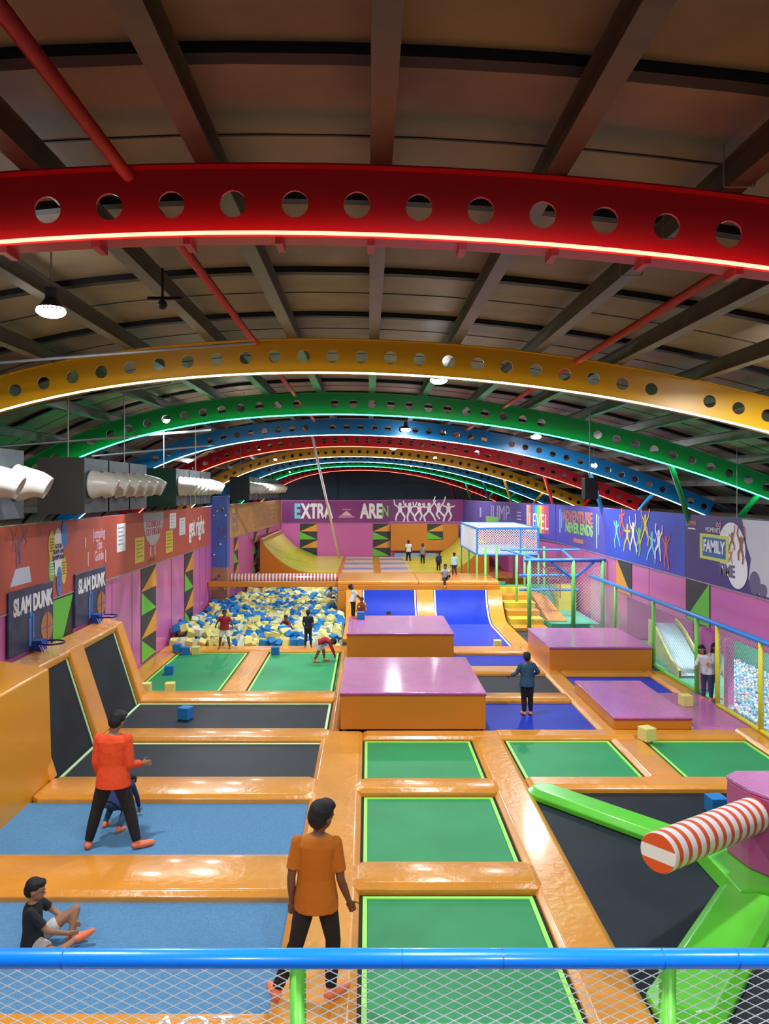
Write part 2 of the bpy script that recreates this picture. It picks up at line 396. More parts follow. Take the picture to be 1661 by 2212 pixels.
def tramp(x0, x1, y0, y1, mm, label, edge=M_neon, group=None):
    t = thing('trampoline', label, 'trampoline', ((x0+x1)/2, (y0+y1)/2, ZF), 0, group)
    a, b = (x1-x0)/2, (y1-y0)/2
    bm = BM(); box(bm, -a-.02, a+.02, -b-.02, b+.02, 0, ZM-ZF); mo = obj('jumping_mat', bm, mm, t)
    if edge:
        bm = BM(); z0, z1 = ZM-ZF, ZM-ZF+.014; e = .045; g = .035
        box(bm, -a+g, -a+g+e, -b, b-g, z0, z1); box(bm, a-g-e, a-g, -b, b-g, z0, z1); box(bm, -a+g+e, a-g-e, b-g-e, b-g, z0, z1)
        obj('edge_piping', bm, edge, mo)
        bm = BM(); z1 = z0+.004
        box(bm, -a, -a+g, -b, b, z0, z1); box(bm, a-g, a, -b, b, z0, z1); box(bm, -a+g, a-g, b-g, b, z0, z1)
        obj('spring_gap', bm, M_dark, mo)
    return t
XL = -4.62
tramp(XL, -.81, 6.24, 7.97, M_lb, 'light blue carpeted trampoline with the seated child, front left', None)
tramp(XL, -.81, 8.88, 10.5, M_lb, 'light blue carpeted trampoline under the person in orange red', None)
tramp(XL, -.7, 11.28, 13.0, M_bk, 'black trampoline at left behind the person in orange red', M_pale)
tramp(XL, -.7, 13.6, 15.4, M_bk, 'black trampoline at left with a blue foam cube on it', M_pale)
tramp(-5.0, -3.13, 16.1, 20.2, M_gr, 'green trampoline beside the pink left wall', M_neon)
tramp(-2.6, -.73, 16.1, 20.2, M_gr, 'green trampoline with the child bending over', M_neon)
tramp(-.09, 1.76, 6.12, 8.1, M_gr, 'nearest green trampoline of the middle lane', M_neon)
tramp(-.09, 1.76, 8.69, 10.7, M_gr, 'second green trampoline of the middle lane', M_neon)
tramp(-.09, 1.76, 11.2, 13.08, M_gr, 'third green trampoline of the middle lane, before the pink block', M_neon)
tramp(2.3, 4.12, 11.26, 13.1, M_gr, 'green trampoline right of the middle lane', M_neon)
tramp(4.68, 6.45, 11.26, 13.1, M_gr, 'green trampoline by the fence at the right edge', M_neon)
tramp(2.07, 4.07, 13.5, 15.4, M_bl, 'royal blue trampoline under the child in the blue jacket', None)
tramp(2.07, 4.07, 15.95, 17.7, M_bk, 'dark grey trampoline right of the pink blocks', None)
tramp(2.15, 4.0, 18.35, 19.9, M_bl, 'small royal blue trampoline right of the rear pink block', None)
tramp(4.5, 6.42, 13.5, 17.6, M_bl, 'royal blue trampoline partly under the low pink block', None)
# pads: long ones
pad(-.81, -.09, 3.6, 13.5, 'long orange pad left of the middle green lane, under the walking person')
pad(1.76, 2.3, 3.6, 13.5, 'long orange pad right of the middle green lane')
pad(4.12, 4.68, 11.28, 13.1, 'short orange pad between the two right green trampolines', z=-.005)
pad(4.07, 4.5, 13.5, 20.7, 'long orange pad beside the blue jacket child and the far right pink blocks')
pad(-.7, -.5, 13.5, 20.8, 'narrow long orange pad along the left side of the pink blocks')
pad(-3.13, -2.6, 16.1, 20.2, 'orange pad between the two rear green trampolines')
pad(-5.49, -5.0, 15.8, 20.2, 'orange pad along the pink left wall beside the rear green trampoline')
pad(6.45, 6.92, 10.9, 18.0, 'orange pad under the right side fence')
# cross pads
pad(-5.4, -.75, 3.6, 6.24, 'front orange pad with white letters at the bottom left')
pad(-5.4, -.7, 7.97, 8.88, 'wide orange pad behind the seated child', z=.03, cut=.1)
pad(XL, -.7, 10.5, 11.28, 'orange pad behind the person in orange red', z=.03, cut=.1)
pad(-4.6, -.62, 13.0, 13.6, 'orange pad between the two black left trampolines', z=.02, cut=.1)
pad(-4.9, -.62, 15.4, 16.1, 'orange pad in front of the two rear green trampolines', z=.03, cut=.1)
pad(-5.49, -.5, 20.2, 20.8, 'orange pad along the front of the foam cube pit', z=.02)
pad(-.12, 1.8, 3.6, 6.12, 'front orange pad at the foot of the middle green lane', z=.005)
pad(-.18, 1.86, 8.1, 8.69, 'orange pad between the first and second middle green trampolines', z=.04, cut=.08)
pad(-.18, 1.86, 10.7, 11.2, 'orange pad between the second and third middle green trampolines', z=.04, cut=.08)
pad(-.09, 2.3, 13.08, 13.5, 'orange pad at the foot of the large pink block', z=.01)
pad(2.3, 6.45, 10.85, 11.28, 'orange pad behind the black rotating arm arena', z=.03)
pad(2.2, 6.45, 13.08, 13.52, 'orange pad in front of the blue jacket child and low pink block', z=.02)
pad(2.05, 4.1, 15.4, 15.95, 'orange pad behind the blue jacket child', z=.03, cut=.06)
pad(2.1, 4.1, 17.7, 18.35, 'orange pad behind the dark grey trampoline', z=.03)
pad(2.15, 4.1, 19.9, 20.7, 'orange pad at the foot of the right curved blue trampoline', z=.03)
pad(4.5, 6.45, 17.6, 18.02, 'orange pad at the foot of the far right pink block', z=.01)
pad(2.28, 6.9, 3.6, 6.05, 'front orange pad at the bottom right')
tt = pad(5.7, 6.9, 13.55, 16.0, 'flat pink floor pad beside the low pink block and fence', z=.012, m=M_pk, group=None)
# stitched seam lines on long pads are in relief
# lettering on the front pad
Ft = thing('painted_sign', 'white capital letters on the front orange pad by the bottom edge', 'lettering', (-1.38, 6.03, .0))
text('AOT', frame((0, 0, 0), (1, 0, 0), (0, 1, 0)), 0, 0, .3, M_white, Ft, 'letter', z=.0, ext=.002, sx=1.05)

# pink blocks
def block(x0, x1, y0, y1, zt, label, zb=0.0):
    t = thing('padded_block', label, 'foam block', ((x0+x1)/2, y0, zb))
    a = (x1-x0)/2; d = y1-y0
    bm = BM(); box(bm, -a, a, 0, d, 0, zt-zb-.05); obj('block_body', bm, M_or2, t, bevel=.02)
    bm = BM(); box(bm, -a-.01, a+.01, -.01, d+.01, zt-zb-.05, zt-zb); pc_ = obj('pink_cover', bm, M_pk, t, bevel=.02)
    bm = BM(); box(bm, -a-.014, a+.014, -.014, 0, zt-zb-.062, zt-zb-.045); obj('edge_piping', bm, mat('plum_piping', (.3, .04, .16), .5), pc_)
    return t
block(-.49, 2.07, 13.5, 16.35, .66, 'large pink topped orange block nearest in the middle', zb=0)
block(-.53, 2.13, 19.1, 21.8, .66, 'second pink topped orange block behind the large one', zb=ZF)
block(4.26, 6.67, 18.03, 20.5, .54, 'pink topped orange block at the right by the green net tower', zb=ZF)
block(4.32, 5.69, 13.5, 16.07, .23, 'low pink topped orange block on the blue trampoline at right', zb=.0)

# sloped trampolines at left
Z1 = 1.5; XB, XT = -4.62, -5.12
def slope_at(s): return (XB+(XT-XB)*s, Z1*s)     # s 0..1
M_bk2 = M_bk
def sloped(y0, y1, label):
    t = thing('sloped_trampoline', label, 'trampoline', (XB, y0, ZM))
    L = lambda x, y, z: (x-XB, y-y0, z-ZM)
    bm = BM(); slab(bm, [L(XB, y0, ZM), L(XB, y1, ZM), L(XT, y1, Z1), L(XT, y0, Z1)][::1], .05)
    bmesh.ops.recalc_face_normals(bm, faces=bm.faces); obj('jumping_mat', bm, M_bk2, t)
    bm = BM(); slab(bm, [L(XB+.012, y1-.1, ZM), L(XB+.012, y1-.05, ZM), L(XT+.012, y1-.05, Z1), L(XT+.012, y1-.1, Z1)], .02)
    bmesh.ops.recalc_face_normals(bm, faces=bm.faces); obj('edge_piping', bm, M_pale, t)
sloped(11.3, 13.0, 'near sloped black wall trampoline at the left with lime piping')
sloped(13.6, 15.4, 'rear sloped black wall trampoline at the left with lime piping')
def slopepad(y0, y1, label, up=.07):
    bm = BM(); slab(bm, [(XB+up, y0, 0), (XB+up, y1, 0), (XT+up, y1, Z1+.03), (XT+up, y0, Z1+.03)], .14)
    bmesh.ops.recalc_face_normals(bm, faces=bm.faces)
    tag(obj('slope_pad', bm, M_or, bevel=.03), label, 'pad', 'orange vinyl pads between the trampolines')
slopepad(13.0, 13.6, 'sloping orange pad between the two sloped black trampolines')
slopepad(15.4, 15.8, 'sloping orange pad at the far side of the sloped trampolines')
slopepad(11.12, 11.34, 'short sloping orange pad at the near side of the sloped trampolines', .05)
bm = BM(); slab(bm, [(XT+.1, 11.3, Z1), (XT+.1, 15.8, Z1), (-5.43, 15.8, Z1+.11), (-5.43, 11.3, Z1+.11)], .16); bmesh.ops.recalc_face_normals(bm, faces=bm.faces)
tag(obj('ridge_pad', bm, mat('orange_ridge_vinyl', (.72, .27, .02), .28, bump=.6, bscale=7, coat=.6), bevel=.05), 'wrinkled orange ridge pad along the top of the sloped trampolines', 'pad')
bm = BM(); hexa(bm, [(-5.49, 5.2, ZF), (-4.63, 5.2, ZF), (-4.63, 11.3, ZF), (-5.49, 11.3, ZF), (-5.49, 5.2, 1.72), (-4.68, 5.2, 1.6), (-4.68, 11.3, 1.6), (-5.49, 11.3, 1.72)])
tag(obj('side_bolster', bm, mat('orange_bolster_vinyl', (.66, .27, .008), .4, bump=.12, bscale=3, coat=.25), bevel=.04), 'tall plain orange padded bolster at the left edge of the picture', 'pad')

# rotating arm arena at right
cx, cy = 4.45, 8.5
ax0, ax1, ay0, ay1 = 2.3, 6.6, 6.05, 10.85
pos = [('front', [(ax0, ay0), (ax1, ay0), (cx, cy)]), ('left', [(ax0, ay1), (ax0, ay0), (cx, cy)]), ('rear', [(ax1, ay1), (ax0, ay1), (cx, cy)]), ('right', [(ax1, ay0), (ax1, ay1), (cx, cy)])]
for nme, tri in pos:
    t = thing('trampoline', '%s black triangular trampoline around the striped rotating arm' % nme, 'trampoline', (cx, cy, ZF))
    bm = BM(); F = frame((0, 0, 0), (1, 0, 0), (0, 1, 0)); flatpoly(bm, F, [(a-cx, b-cy) for a, b in tri], ZM-ZF, 0, 0); obj('jumping_mat', bm, M_bk, t)
    if nme in ('front', 'rear'):
        for k, (a, b) in enumerate(((0, 2), (2, 1))):
            pa, pb = Vector(tri[a])-Vector((cx, cy)), Vector(tri[b])-Vector((cx, cy)); d = (pb-pa).normalized(); nn = Vector((-d.y, d.x))
            cc = sum((Vector(q) for q in tri), Vector((0, 0)))/3-Vector((cx, cy))
            if nn.dot(cc-pa) < 0: nn = -nn
            pts = [pa+nn*.3, pb+nn*.3, pb+nn*.34, pa+nn*.34]
            bm = BM(); flatpoly(bm, F, [(q.x, q.y) for q in pts], .012, 0, ZM-ZF); bmesh.ops.recalc_face_normals(bm, faces=bm.faces); obj('edge_piping', bm, M_neon, t)
def bar(p, q, wd, label, z=.07):
    p = Vector(p); q = Vector(q); d = (q-p).normalized(); nn = Vector((-d.y, d.x)); w2 = wd/2
    bm = BM(); out = [p+nn*w2*.55, p+d*.18+nn*w2, q+nn*w2, q-nn*w2, p+d*.18-nn*w2, p-nn*w2*.55]; inn = [p+d*.08+nn*w2*.4, p+d*.22+nn*(w2-.09), q+nn*(w2-.09), q-nn*(w2-.09), p+d*.22-nn*(w2-.09), p+d*.08-nn*w2*.4]
    A = [bm.verts.new((v.x, v.y, ZM+.001)) for v in out]; B = [bm.verts.new((v.x, v.y, 0.0)) for v in out]; Cc = [bm.verts.new((v.x, v.y, z)) for v in inn]
    for a, b in ((A, B), (B, Cc)):
        for i in range(6): bm.faces.new((a[i], a[(i+1) % 6], b[(i+1) % 6], b[i]))
    bm.faces.new(Cc); bm.faces.new(A[::-1]); bmesh.ops.recalc_face_normals(bm, faces=bm.faces)
    tag(obj('green_divider', bm, M_lime, bevel=.02), label, 'pad')
bar((2.32, 10.9), (3.9, 9.1), .5, 'lime green divider pad running to the upper left from the pink post')
bar((2.45, 6.1), (3.95, 7.95), .62, 'lime green divider pad running to the lower left from the pink post')
bar((6.5, 10.75), (5.0, 9.1), .5, 'lime green divider pad running away to the right from the pink post')
bar((6.45, 6.15), (5.0, 7.9), .5, 'lime green divider pad running forward to the right from the pink post')
bm = BM(); F = frame((0, 0, 0), (1, 0, 0), (0, 1, 0)); hub = [(-.65, -.62), (.65, -.62), (.65, .65), (-.65, .65)]
hexa(bm, [(cx-.68, cy-.64, ZM), (cx+.68, cy-.64, ZM), (cx+.68, cy+.68, ZM), (cx-.68, cy+.68, ZM), (cx-.62, cy-.6, .09), (cx+.62, cy-.6, .09), (cx+.62, cy+.64, .09), (cx-.62, cy+.64, .09)])
tag(obj('green_base_pad', bm, M_lime, bevel=.02), 'lime green square base pad under the pink post', 'pad')
t = thing('sweeper_arm', 'pink padded post with a red and white striped rotating arm', 'rotating arm', (cx+.05, cy, .09))
M_pk2 = mat('magenta_vinyl', (.5, .08, .3), .4, coat=.2, bump=.03)
bm = BM(); pr = [(-.36, -.15), (-.22, -.36), (.25, -.36), (.42, -.15), (.42, .25), (.25, .4), (-.25, .4), (-.42, .25)]
flatpoly(bm, F, pr, .82, 0, 0); obj('post', bm, M_pk2, t, bevel=.02)
bm = BM(); flatpoly(bm, F, [(a*1.02, b*1.02) for a, b in pr], .05, 0, .82); obj('post_cover', bm, M_pk, t, bevel=.02)
a0 = Vector((4.24, 8.35, .7)); a1 = Vector((2.66, 7.06, .87)); Ld = (a1-a0); L = Ld.length
Marm = stripes('red_white_stripes', (.85, .84, .82), (.78, .1, .02), 2, .165, ratio=.58)
Mcap = stripes('cap_stripes', (.85, .84, .82), (.78, .1, .02), 1, .24, ratio=.5, phase=.28)
arm = bpy.data.objects.new('arm', None)
q = Ld.to_track_quat('Z', 'Y')
bm = BM(); tube(bm, (0, 0, 0), (0, 0, L), .18, 36)
bm.faces.ensure_lookup_table()
for f in bm.faces: f.material_index = 1 if (len(f.verts) > 4 and f.calc_center_median().z > L/2) else 0
o = obj('striped_arm', bm, [Marm, Mcap], t, bevel=.015); o.location = a0-Vector((cx+.05, cy, .09)); o.rotation_mode = 'QUATERNION'; o.rotation_quaternion = q
o['label'] = 'red and white striped padded arm'

# ================================================================== PLATFORM AND CURVED TRAMPOLINES
YP = 26.0; ZP = 1.16
prof = [(20.7, ZM)]+[(24.2, ZM)]+[(24.2+1.35*math.sin(a), ZM+1.35*(1-math.cos(a))) for a in [i*PI/2/10*.82 for i in range(1, 11)]]
def curved(x0, x1, off, name, m, parent, ys=None, th=.06):
    pr = [(y, z) for y, z in prof if ys is None or y >= ys]
    if ys: pr = [(ys, ZM)]+pr
    bm = BM(); prev = None; N = len(pr)
    for k, (y, z) in enumerate(pr):
        a = pr[max(0, k-1)]; b = pr[min(N-1, k+1)]; d = Vector((b[0]-a[0], b[1]-a[1])).normalized(); nn = Vector((-d.y, d.x))
        y1, z1 = y+nn.x*off, z+nn.y*off; y2, z2 = y1-nn.x*th, z1-nn.y*th
        cur = [bm.verts.new(v) for v in ((x0, y1, z1), (x1, y1, z1), (x1, y2, z2), (x0, y2, z2))]
        if prev:
            for q in range(4): bm.faces.new((prev[q], prev[(q+1) % 4], cur[(q+1) % 4], cur[q]))
        else: bm.faces.new(cur)
        prev = cur
    bm.faces.new(prev[::-1]); bmesh.ops.recalc_face_normals(bm, faces=bm.faces)
    o = obj(name, bm, m, parent); o.data.shade_smooth(); o.data.set_sharp_from_angle(angle=math.radians(40)); return o
for x0, x1, ys, lab in ((-.2, 1.6, 21.9, 'left royal blue trampoline curving up to the platform'), (2.16, 3.95, None, 'right royal blue trampoline curving up to the platform')):
    t = thing('curved_trampoline', lab, 'trampoline', (0, 0, 0))
    curved(x0, x1, 0, 'jumping_mat', M_bl, t, ys)
    for xx in (x0+.02, x1-.07): curved(xx, xx+.05, .012, 'edge_piping', mat('white_piping', (.6, .66, .55), .5), t, ys, th=.02)
for x0, x1, ys, lab in ((-.72, -.2, 21.8, 'curved orange pad left of the two blue curved trampolines'), (1.6, 2.16, 21.9, 'curved orange pad between the two blue curved trampolines'), (3.95, 4.42, 20.7, 'curved orange pad right of the two blue curved trampolines')):
    tag(curved(x0, x1, .06, 'curved_pad', M_or, None, None if ys < 21 else ys, th=.1), lab, 'pad', 'orange vinyl pads between the trampolines')
t = thing('jump_platform', 'long orange padded platform behind the blue curved trampolines', 'platform', (0, YP, ZF))
bm = BM(); box(bm, -1.03, 4.42, 0, 2.4, 0, ZP-.12-ZF); obj('platform_body', bm, M_or2, t)
for x0, x1 in ((-1.03, 1.7), (1.7, 4.42)):
    bm = BM(); box(bm, x0, x1, -.18, 1.2, ZP-.12-ZF, ZP-ZF); obj('deck_pad', bm, M_or, t, bevel=.04)
    bm = BM(); box(bm, x0, x1, 1.2, 2.45, ZP-.12-ZF, ZP-ZF-.01); obj('deck_pad', bm, M_or, t, bevel=.04)
bm = BM(); box(bm, -1.03, 4.42, -.2, 0, ZP-.32-ZF, ZP-.12-ZF); obj('front_pad', bm, M_or2, t, bevel=.02)
bm = BM(); box(bm, -1.03, -.72, -.2, 0, 0, ZP-.32-ZF); obj('front_pad', bm, M_or2, t, bevel=.02)
# beams over the pit
bm = BM(); tube(bm, (-5.42, 26.4, .99), (-1.03, 26.4, .99), .09, 4)
t = thing('pit_beam', 'long orange beam bridging the back of the foam pit', 'beam', (-3.2, 26.4, .9))
bm.free(); bm = BM(); box(bm, -2.28, 2.17, -.1, .1, 0, .18); obj('padded_beam', bm, M_or2, t, bevel=.02)

t = thing('striped_roller', 'long red and white striped padded roller above the foam pit', 'roller', (-3.1, 28.0, .88))
Mroll = stripes('roller_stripes', (.85, .82, .8), (.62, .1, .08), 0, .125, ratio=.5)
bm = BM(); tube(bm, (-1.98, 0, .15), (2.0, 0, .15), .15, 20); obj('roller', bm, Mroll, t, smooth=False)
for x in (-2.0, 2.02): bm = BM(); box(bm, x-.04, x+.04, -.06, .06, ZF-.88, .2); obj('stand', bm, M_or2, t)

# rear level
ZR = .4
bm = BM(); hexa(bm, [(-5.2, 33.4, ZF), (6.8, 33.4, ZF), (5.5, 44.4, ZF), (-4.95, 44.4, ZF), (-5.2, 33.4, ZR), (6.8, 33.4, ZR), (5.5, 44.4, ZR), (-4.95, 44.4, ZR)]); o = obj('rear_deck', bm, M_or2); tag(o, 'wide orange raised deck at the back below the purple banner', 'platform')
M_orr = mat('orange_rear_vinyl', (.62, .25, .03), .35, coat=.3)
M_yr = stripes('yellow_slats', (.6, .55, .04), (.45, .33, .02), 1, .9, ratio=.8)
def halfpipe(xa, sgn, label, x_in):
    t = thing('half_pipe', label, 'ramp', (xa, 35.6, ZR))
    pts = []; R = 1.5; W = abs(x_in-xa)
    for k in range(13):
        s = k/12; X = W*s; zz = R*(1-math.sin(PI/2*min(1, s/.62)))*1.0 if s < .62 else 0
        zz = R*(1-min(1, s/.62))**2
        pts.append((X*sgn, zz))
    bm = BM(); d = 8.4; prev = None
    for X, zz in pts:
        cur = [bm.verts.new((X, 0.04, zz+.065)), bm.verts.new((X, d, zz+.065)), bm.verts.new((X, d, zz+.005)), bm.verts.new((X, .04, zz+.005))]
        if prev:
            for q in range(4): bm.faces.new((prev[q], prev[(q+1) % 4], cur[(q+1) % 4], cur[q]))
        else: bm.faces.new(cur[::-1])
        prev = cur
    bm.faces.new(prev); bmesh.ops.recalc_face_normals(bm, faces=bm.faces); o = obj('ramp_surface', bm, M_yr, t)
    bm = BM(); F2 = frame((0, 0, 0), (1, 0, 0), (0, 0, 1))
    pol = [(0, 0)]+[(X, zz+.0) for X, zz in pts if zz > 0.004]+[(pts[8][0], 0)]
    flatpoly(bm, F2, pol if sgn < 0 else pol[::-1], .06, 0, -.02); bmesh.ops.recalc_face_normals(bm, faces=bm.faces); obj('side_panel', bm, M_or2, t)
    bm = BM()
    for X, zz in pts[:1]: box(bm, min(X, X+.15*sgn), max(X, X+.15*sgn), 0, d, zz-.06, zz+.06)
    obj('top_edge', bm, M_orr, t)
    return t
halfpipe(-5.0, 1, 'yellow half pipe ramp with orange side, back left', -1.4)
halfpipe(5.6, -1, 'yellow half pipe ramp with orange side, back right', 1.9)
rowsn = ['front', 'middle', 'rear']; M_sbl = mat('pale_violet_mat', (.2, .2, .45), .5)
for c, (x0, x1) in enumerate(((-1.15, .2), (.65, 2.0))):
    for r in range(3):
        y0 = 36.0+2.5*r
        t = thing('trampoline', '%s small blue grey trampoline in the %s row on the rear deck' % (rowsn[r], ['left', 'right'][c]), 'trampoline', ((x0+x1)/2, y0+.8, ZR))
        a = (x1-x0)/2
        bm = BM(); box(bm, -a, a, -.8, .8, 0, .04); obj('jumping_mat', bm, M_sbl, t)
        for ya, yb in ((.8, 1.15), (-1.1, -.8)): bm = BM(); box(bm, -a-.05, a+.05, ya, yb, 0, .1); obj('pale_pad', bm, mat('pale_orange_pad', (.65, .45, .3), .4), t)
bm = BM(); box(bm, 1.3, 5.2, 44.1, 44.42, .75, 2.28); tag(obj('wall_pad', bm, M_or2, bevel=.03), 'large orange padded panel on the back wall at right', 'pad')
bm = BM(); box(bm, 1.5, 3.9, 43.85, 44.1, ZR, .62); tag(obj('wall_bench', bm, mat('pale_blue_vinyl', (.2, .35, .65), .5), bevel=.02), 'pale blue strip bench at the foot of the orange wall pad', 'bench')
# diagonal rope
bm = BM(); tube(bm, (-1.62, 43.3, ZR), (-2.07, 28.0, 6.35), .055, 8); tag(obj('diagonal_pole', bm, M_white, smooth=True), 'long thin white pole slanting from the roof to the rear deck', 'pole')
# slatted yellow steps right of platform
t = thing('slatted_steps', 'yellow and orange slatted steps right of the platform', 'steps', (4.95, 23.6, ZF))
for k in range(6): bm = BM(); box(bm, -.45, .6, k*.62, k*.62+.6, 0, .12+.17*k); obj('step', bm, M_yel if k % 2 else M_orr, t, bevel=.02)

# ================================================================== FOAM PIT
def cubemesh(name, m, s):
    bm = BM(); box(bm, -s/2, s/2, -s/2, s/2, -s/2, s/2); bmesh.ops.bevel(bm, geom=bm.edges[:], offset=.008, segments=1, affect='EDGES')
    me = bpy.data.meshes.new(name); bm.to_mesh(me); bm.free(); me.materials.append(m); return me
CM = {'yellow': cubemesh('foam_cube', M_foamy, .2), 'blue': cubemesh('foam_cube', M_foamb, .2), 'pale yellow': cubemesh('foam_cube', M_foamc, .2)}
rnd = random.Random(3)
cnt = 0; far = BM(); farcols = []
y = 20.95; row = 0
while y < 33.2:
    xl = WL+.2 if y < 26.8 else -4.75; x = xl+rnd.uniform(0, .08)
    xr = -.85 if y < 25.6 else -1.25
    while x < xr:
        heap = .22*max(0, 1-(x-xl)/1.6)+.1*math.sin(x*2.1+y*.9)+.05*math.sin(y*2.7)
        z = .0+heap+rnd.uniform(-.07, .1); 
        if y < 21.3: z = min(z, .05)
        c = rnd.random(); noise = math.sin(x*1.7+3)*math.sin(y*.8)
        col = 'blue' if c < .36+.12*noise else ('yellow' if c < .8 else 'pale yellow')
        e = Euler((rnd.uniform(-.6, .6), rnd.uniform(-.6, .6), rnd.uniform(0, 1.57)))
        pos_ = Vector((x+rnd.uniform(-.03, .03), y+rnd.uniform(-.03, .03), z))
        if cnt < 300:
            o = bpy.data.objects.new('foam_cube', CM[col]); C.objects.link(o); o.location = pos_; o.rotation_euler = e
            tag(o, '%s foam cube among the jumbled cubes at the front of the pit' % col, 'foam cube', 'foam cubes in the pit'); cnt += 1
        else:
            M = Matrix.Translation(pos_) @ e.to_matrix().to_4x4() @ Matrix.Scale(.2, 4)
            r = bmesh.ops.create_cube(far, size=1, matrix=M); mi = {'yellow': 0, 'blue': 1, 'pale yellow': 2}[col]
            for f in {f for v in r['verts'] for f in v.link_faces}: f.material_index = mi
        x += rnd.uniform(.17, .23)
    y += .19
o = obj('foam_cubes', far, [M_foamy, M_foamb, M_foamc]); tag(o, 'mass of blue and yellow foam cubes filling the rear of the pit', 'foam cubes', None, 'stuff')
bm = BM(); box(bm, WL+.01, -.72, 20.8, 25.8, ZF, -.1); box(bm, -4.9, -1.04, 25.8, 33.3, ZF, -.1)
tag(obj('foam_bed', bm, mat('foam_underlay', (.25, .28, .2), .9)), 'foam underlay beneath the jumbled cubes in the pit', 'foam', None, 'stuff')
def loose(x, y, z, col, label, rz=.2, s=1):
    o = bpy.data.objects.new('foam_cube', CM[col]); C.objects.link(o); o.location = (x, y, z+.1*s); o.rotation_euler = (0, 0, rz); o.scale = (s, s, s); tag(o, label, 'foam cube')
loose(-4.63, 17.9, ZM, 'blue', 'blue foam cube alone on the green trampoline by the left wall', .1)
loose(-3.42, 14.4, ZM, 'blue', 'blue foam cube alone on the black left trampoline', -.3, 1.1)
loose(-4.98, 20.05, .0, 'blue', 'left one of two blue foam cubes side by side at the pit edge', .0)
loose(-4.76, 20.05, ZM, 'blue', 'right one of two blue foam cubes side by side at the pit edge', .1)
loose(-4.5, 20.08, ZM, 'yellow', 'yellow foam cube beside the pair of blue cubes at the pit edge', .1)
loose(-4.7, 16.28, ZM, 'yellow', 'yellow foam cube in the near left corner of the rear green trampoline', .05)
loose(-4.2, 16.3, ZM, 'yellow', 'yellow foam cube on the rear green trampoline right of the corner one', .1)
loose(-2.42, 20.05, ZM, 'blue', 'blue foam cube at the back edge of the right rear green trampoline', .0)
loose(-.2, 21.2, .66, 'blue', 'blue foam cube on the rear pink block', .1)
loose(3.53, 20.95, ZM, 'yellow', 'yellow foam cube at the foot of the right curved blue trampoline', .0)
loose(6.2, 15.0, .012, 'yellow', 'yellow foam cube on the flat pink floor by the fence', .1, 1.05)
loose(4.7, 12.95, .0, 'yellow', 'yellow foam cube in front of the low pink block', .35, 1.1)
loose(4.62, 10.2, ZM, 'blue', 'blue foam cube behind the striped rotating arm', .1, 1.1)

# ================================================================== WALL GRAPHICS
M_gtri = mat('green_panel', (.11, .5, .04), .4); M_otri = mat('orange_triangle', (.7, .3, .03), .4); M_btri = mat('black_panel', (.03, .032, .035), .5)
def tricol(F, wd, z0, z1, ncell, label, start=0):
    t = thing('triangle_panel', label, 'wall panel', (0, 0, 0)); ch = (z1-z0)/ncell
    flat('black_backing', F, [rect(0, z0, wd, z1-z0)], M_btri, t, .002, .01)
    og, gg = [], []
    for k in range(ncell):
        zt = z1-k*ch; zb_ = zt-ch
        if (k+start) % 2 == 0: og.append([(0.02, zb_+.02), (wd, zb_+.02), (wd, zt-.02)])
        else: gg.append([(0, zb_+.02), (wd-.02, zb_+.04), (0, zt)])
    if og: flat('orange_triangle', F, og, M_otri, t, .012, .008)
    if gg: flat('green_triangle', F, gg, M_gtri, t, .012, .008)
    return t
FL = lambda y: frame((WL, y, 0), (0, 1, 0), (0, 0, 1)); FR = lambda y: frame((WR, y, 0), (0, -1, 0), (0, 0, 1))
tricol(FL(18.6), 1.3, 0.0, 2.3, 4, 'column of black, orange and green triangles on the left wall by the green trampoline')
tricol(FL(23.0), 1.1, 0.0, 2.3, 4, 'column of black, orange and green triangles on the left wall by the foam pit')
t = thing('triangle_panel', 'green and black triangle panel between the two basketball boards', 'wall panel', (0, 0, 0))
flat('black_backing', FL(13.35), [rect(0, .9, .95, 1.4)], M_btri, t, .002, .01); flat('green_triangle', FL(13.35), [[(0.02, .9), (.93, 2.28), (.02, 2.28)]], M_gtri, t, .012, .008)
fb = frame((0, 44.5, 0), (1, 0, 0), (0, 0, 1))
for x, c, lab in ((-3.95, 4, 'left'), (.28, 4, 'middle')):
    tricol(frame((x, 44.5, 0), (1, 0, 0), (0, 0, 1)), 1.0, .4, 2.3, c, '%s column of triangles on the back wall under the purple banner' % lab)
tricol(frame((3.4, 44.08, 0), (1, 0, 0), (0, 0, 1)), .9, 1.4, 2.3, 2, 'short column of triangles on the back wall right of the standing children')
tx = frame((WR-.0, 22.7, 0), (0, -1, 0), (0, 0, 1))
t = thing('triangle_panel', 'orange and black triangle panel on the right wall above the tower fence', 'wall panel', (0, 0, 0))
flat('black_backing', tx, [rect(0, 1.24, 1.3, .96)], M_btri, t, .002, .01); flat('orange_triangle', tx, [[(0, 1.26), (1.28, 1.26), (0, 2.2)]], M_otri, t, .012, .008)
t = thing('triangle_panel', 'black and green triangle panel on the right wall below the family banner', 'wall panel', (0, 0, 0))
flat('black_backing', FR(17.75), [rect(0, 1.24, 1.25, .96)], M_btri, t, .002, .01); flat('green_triangle', FR(17.75), [[(0.02, 1.26), (1.23, 1.26), (1.23, 2.2)]], M_gtri, t, .012, .008)

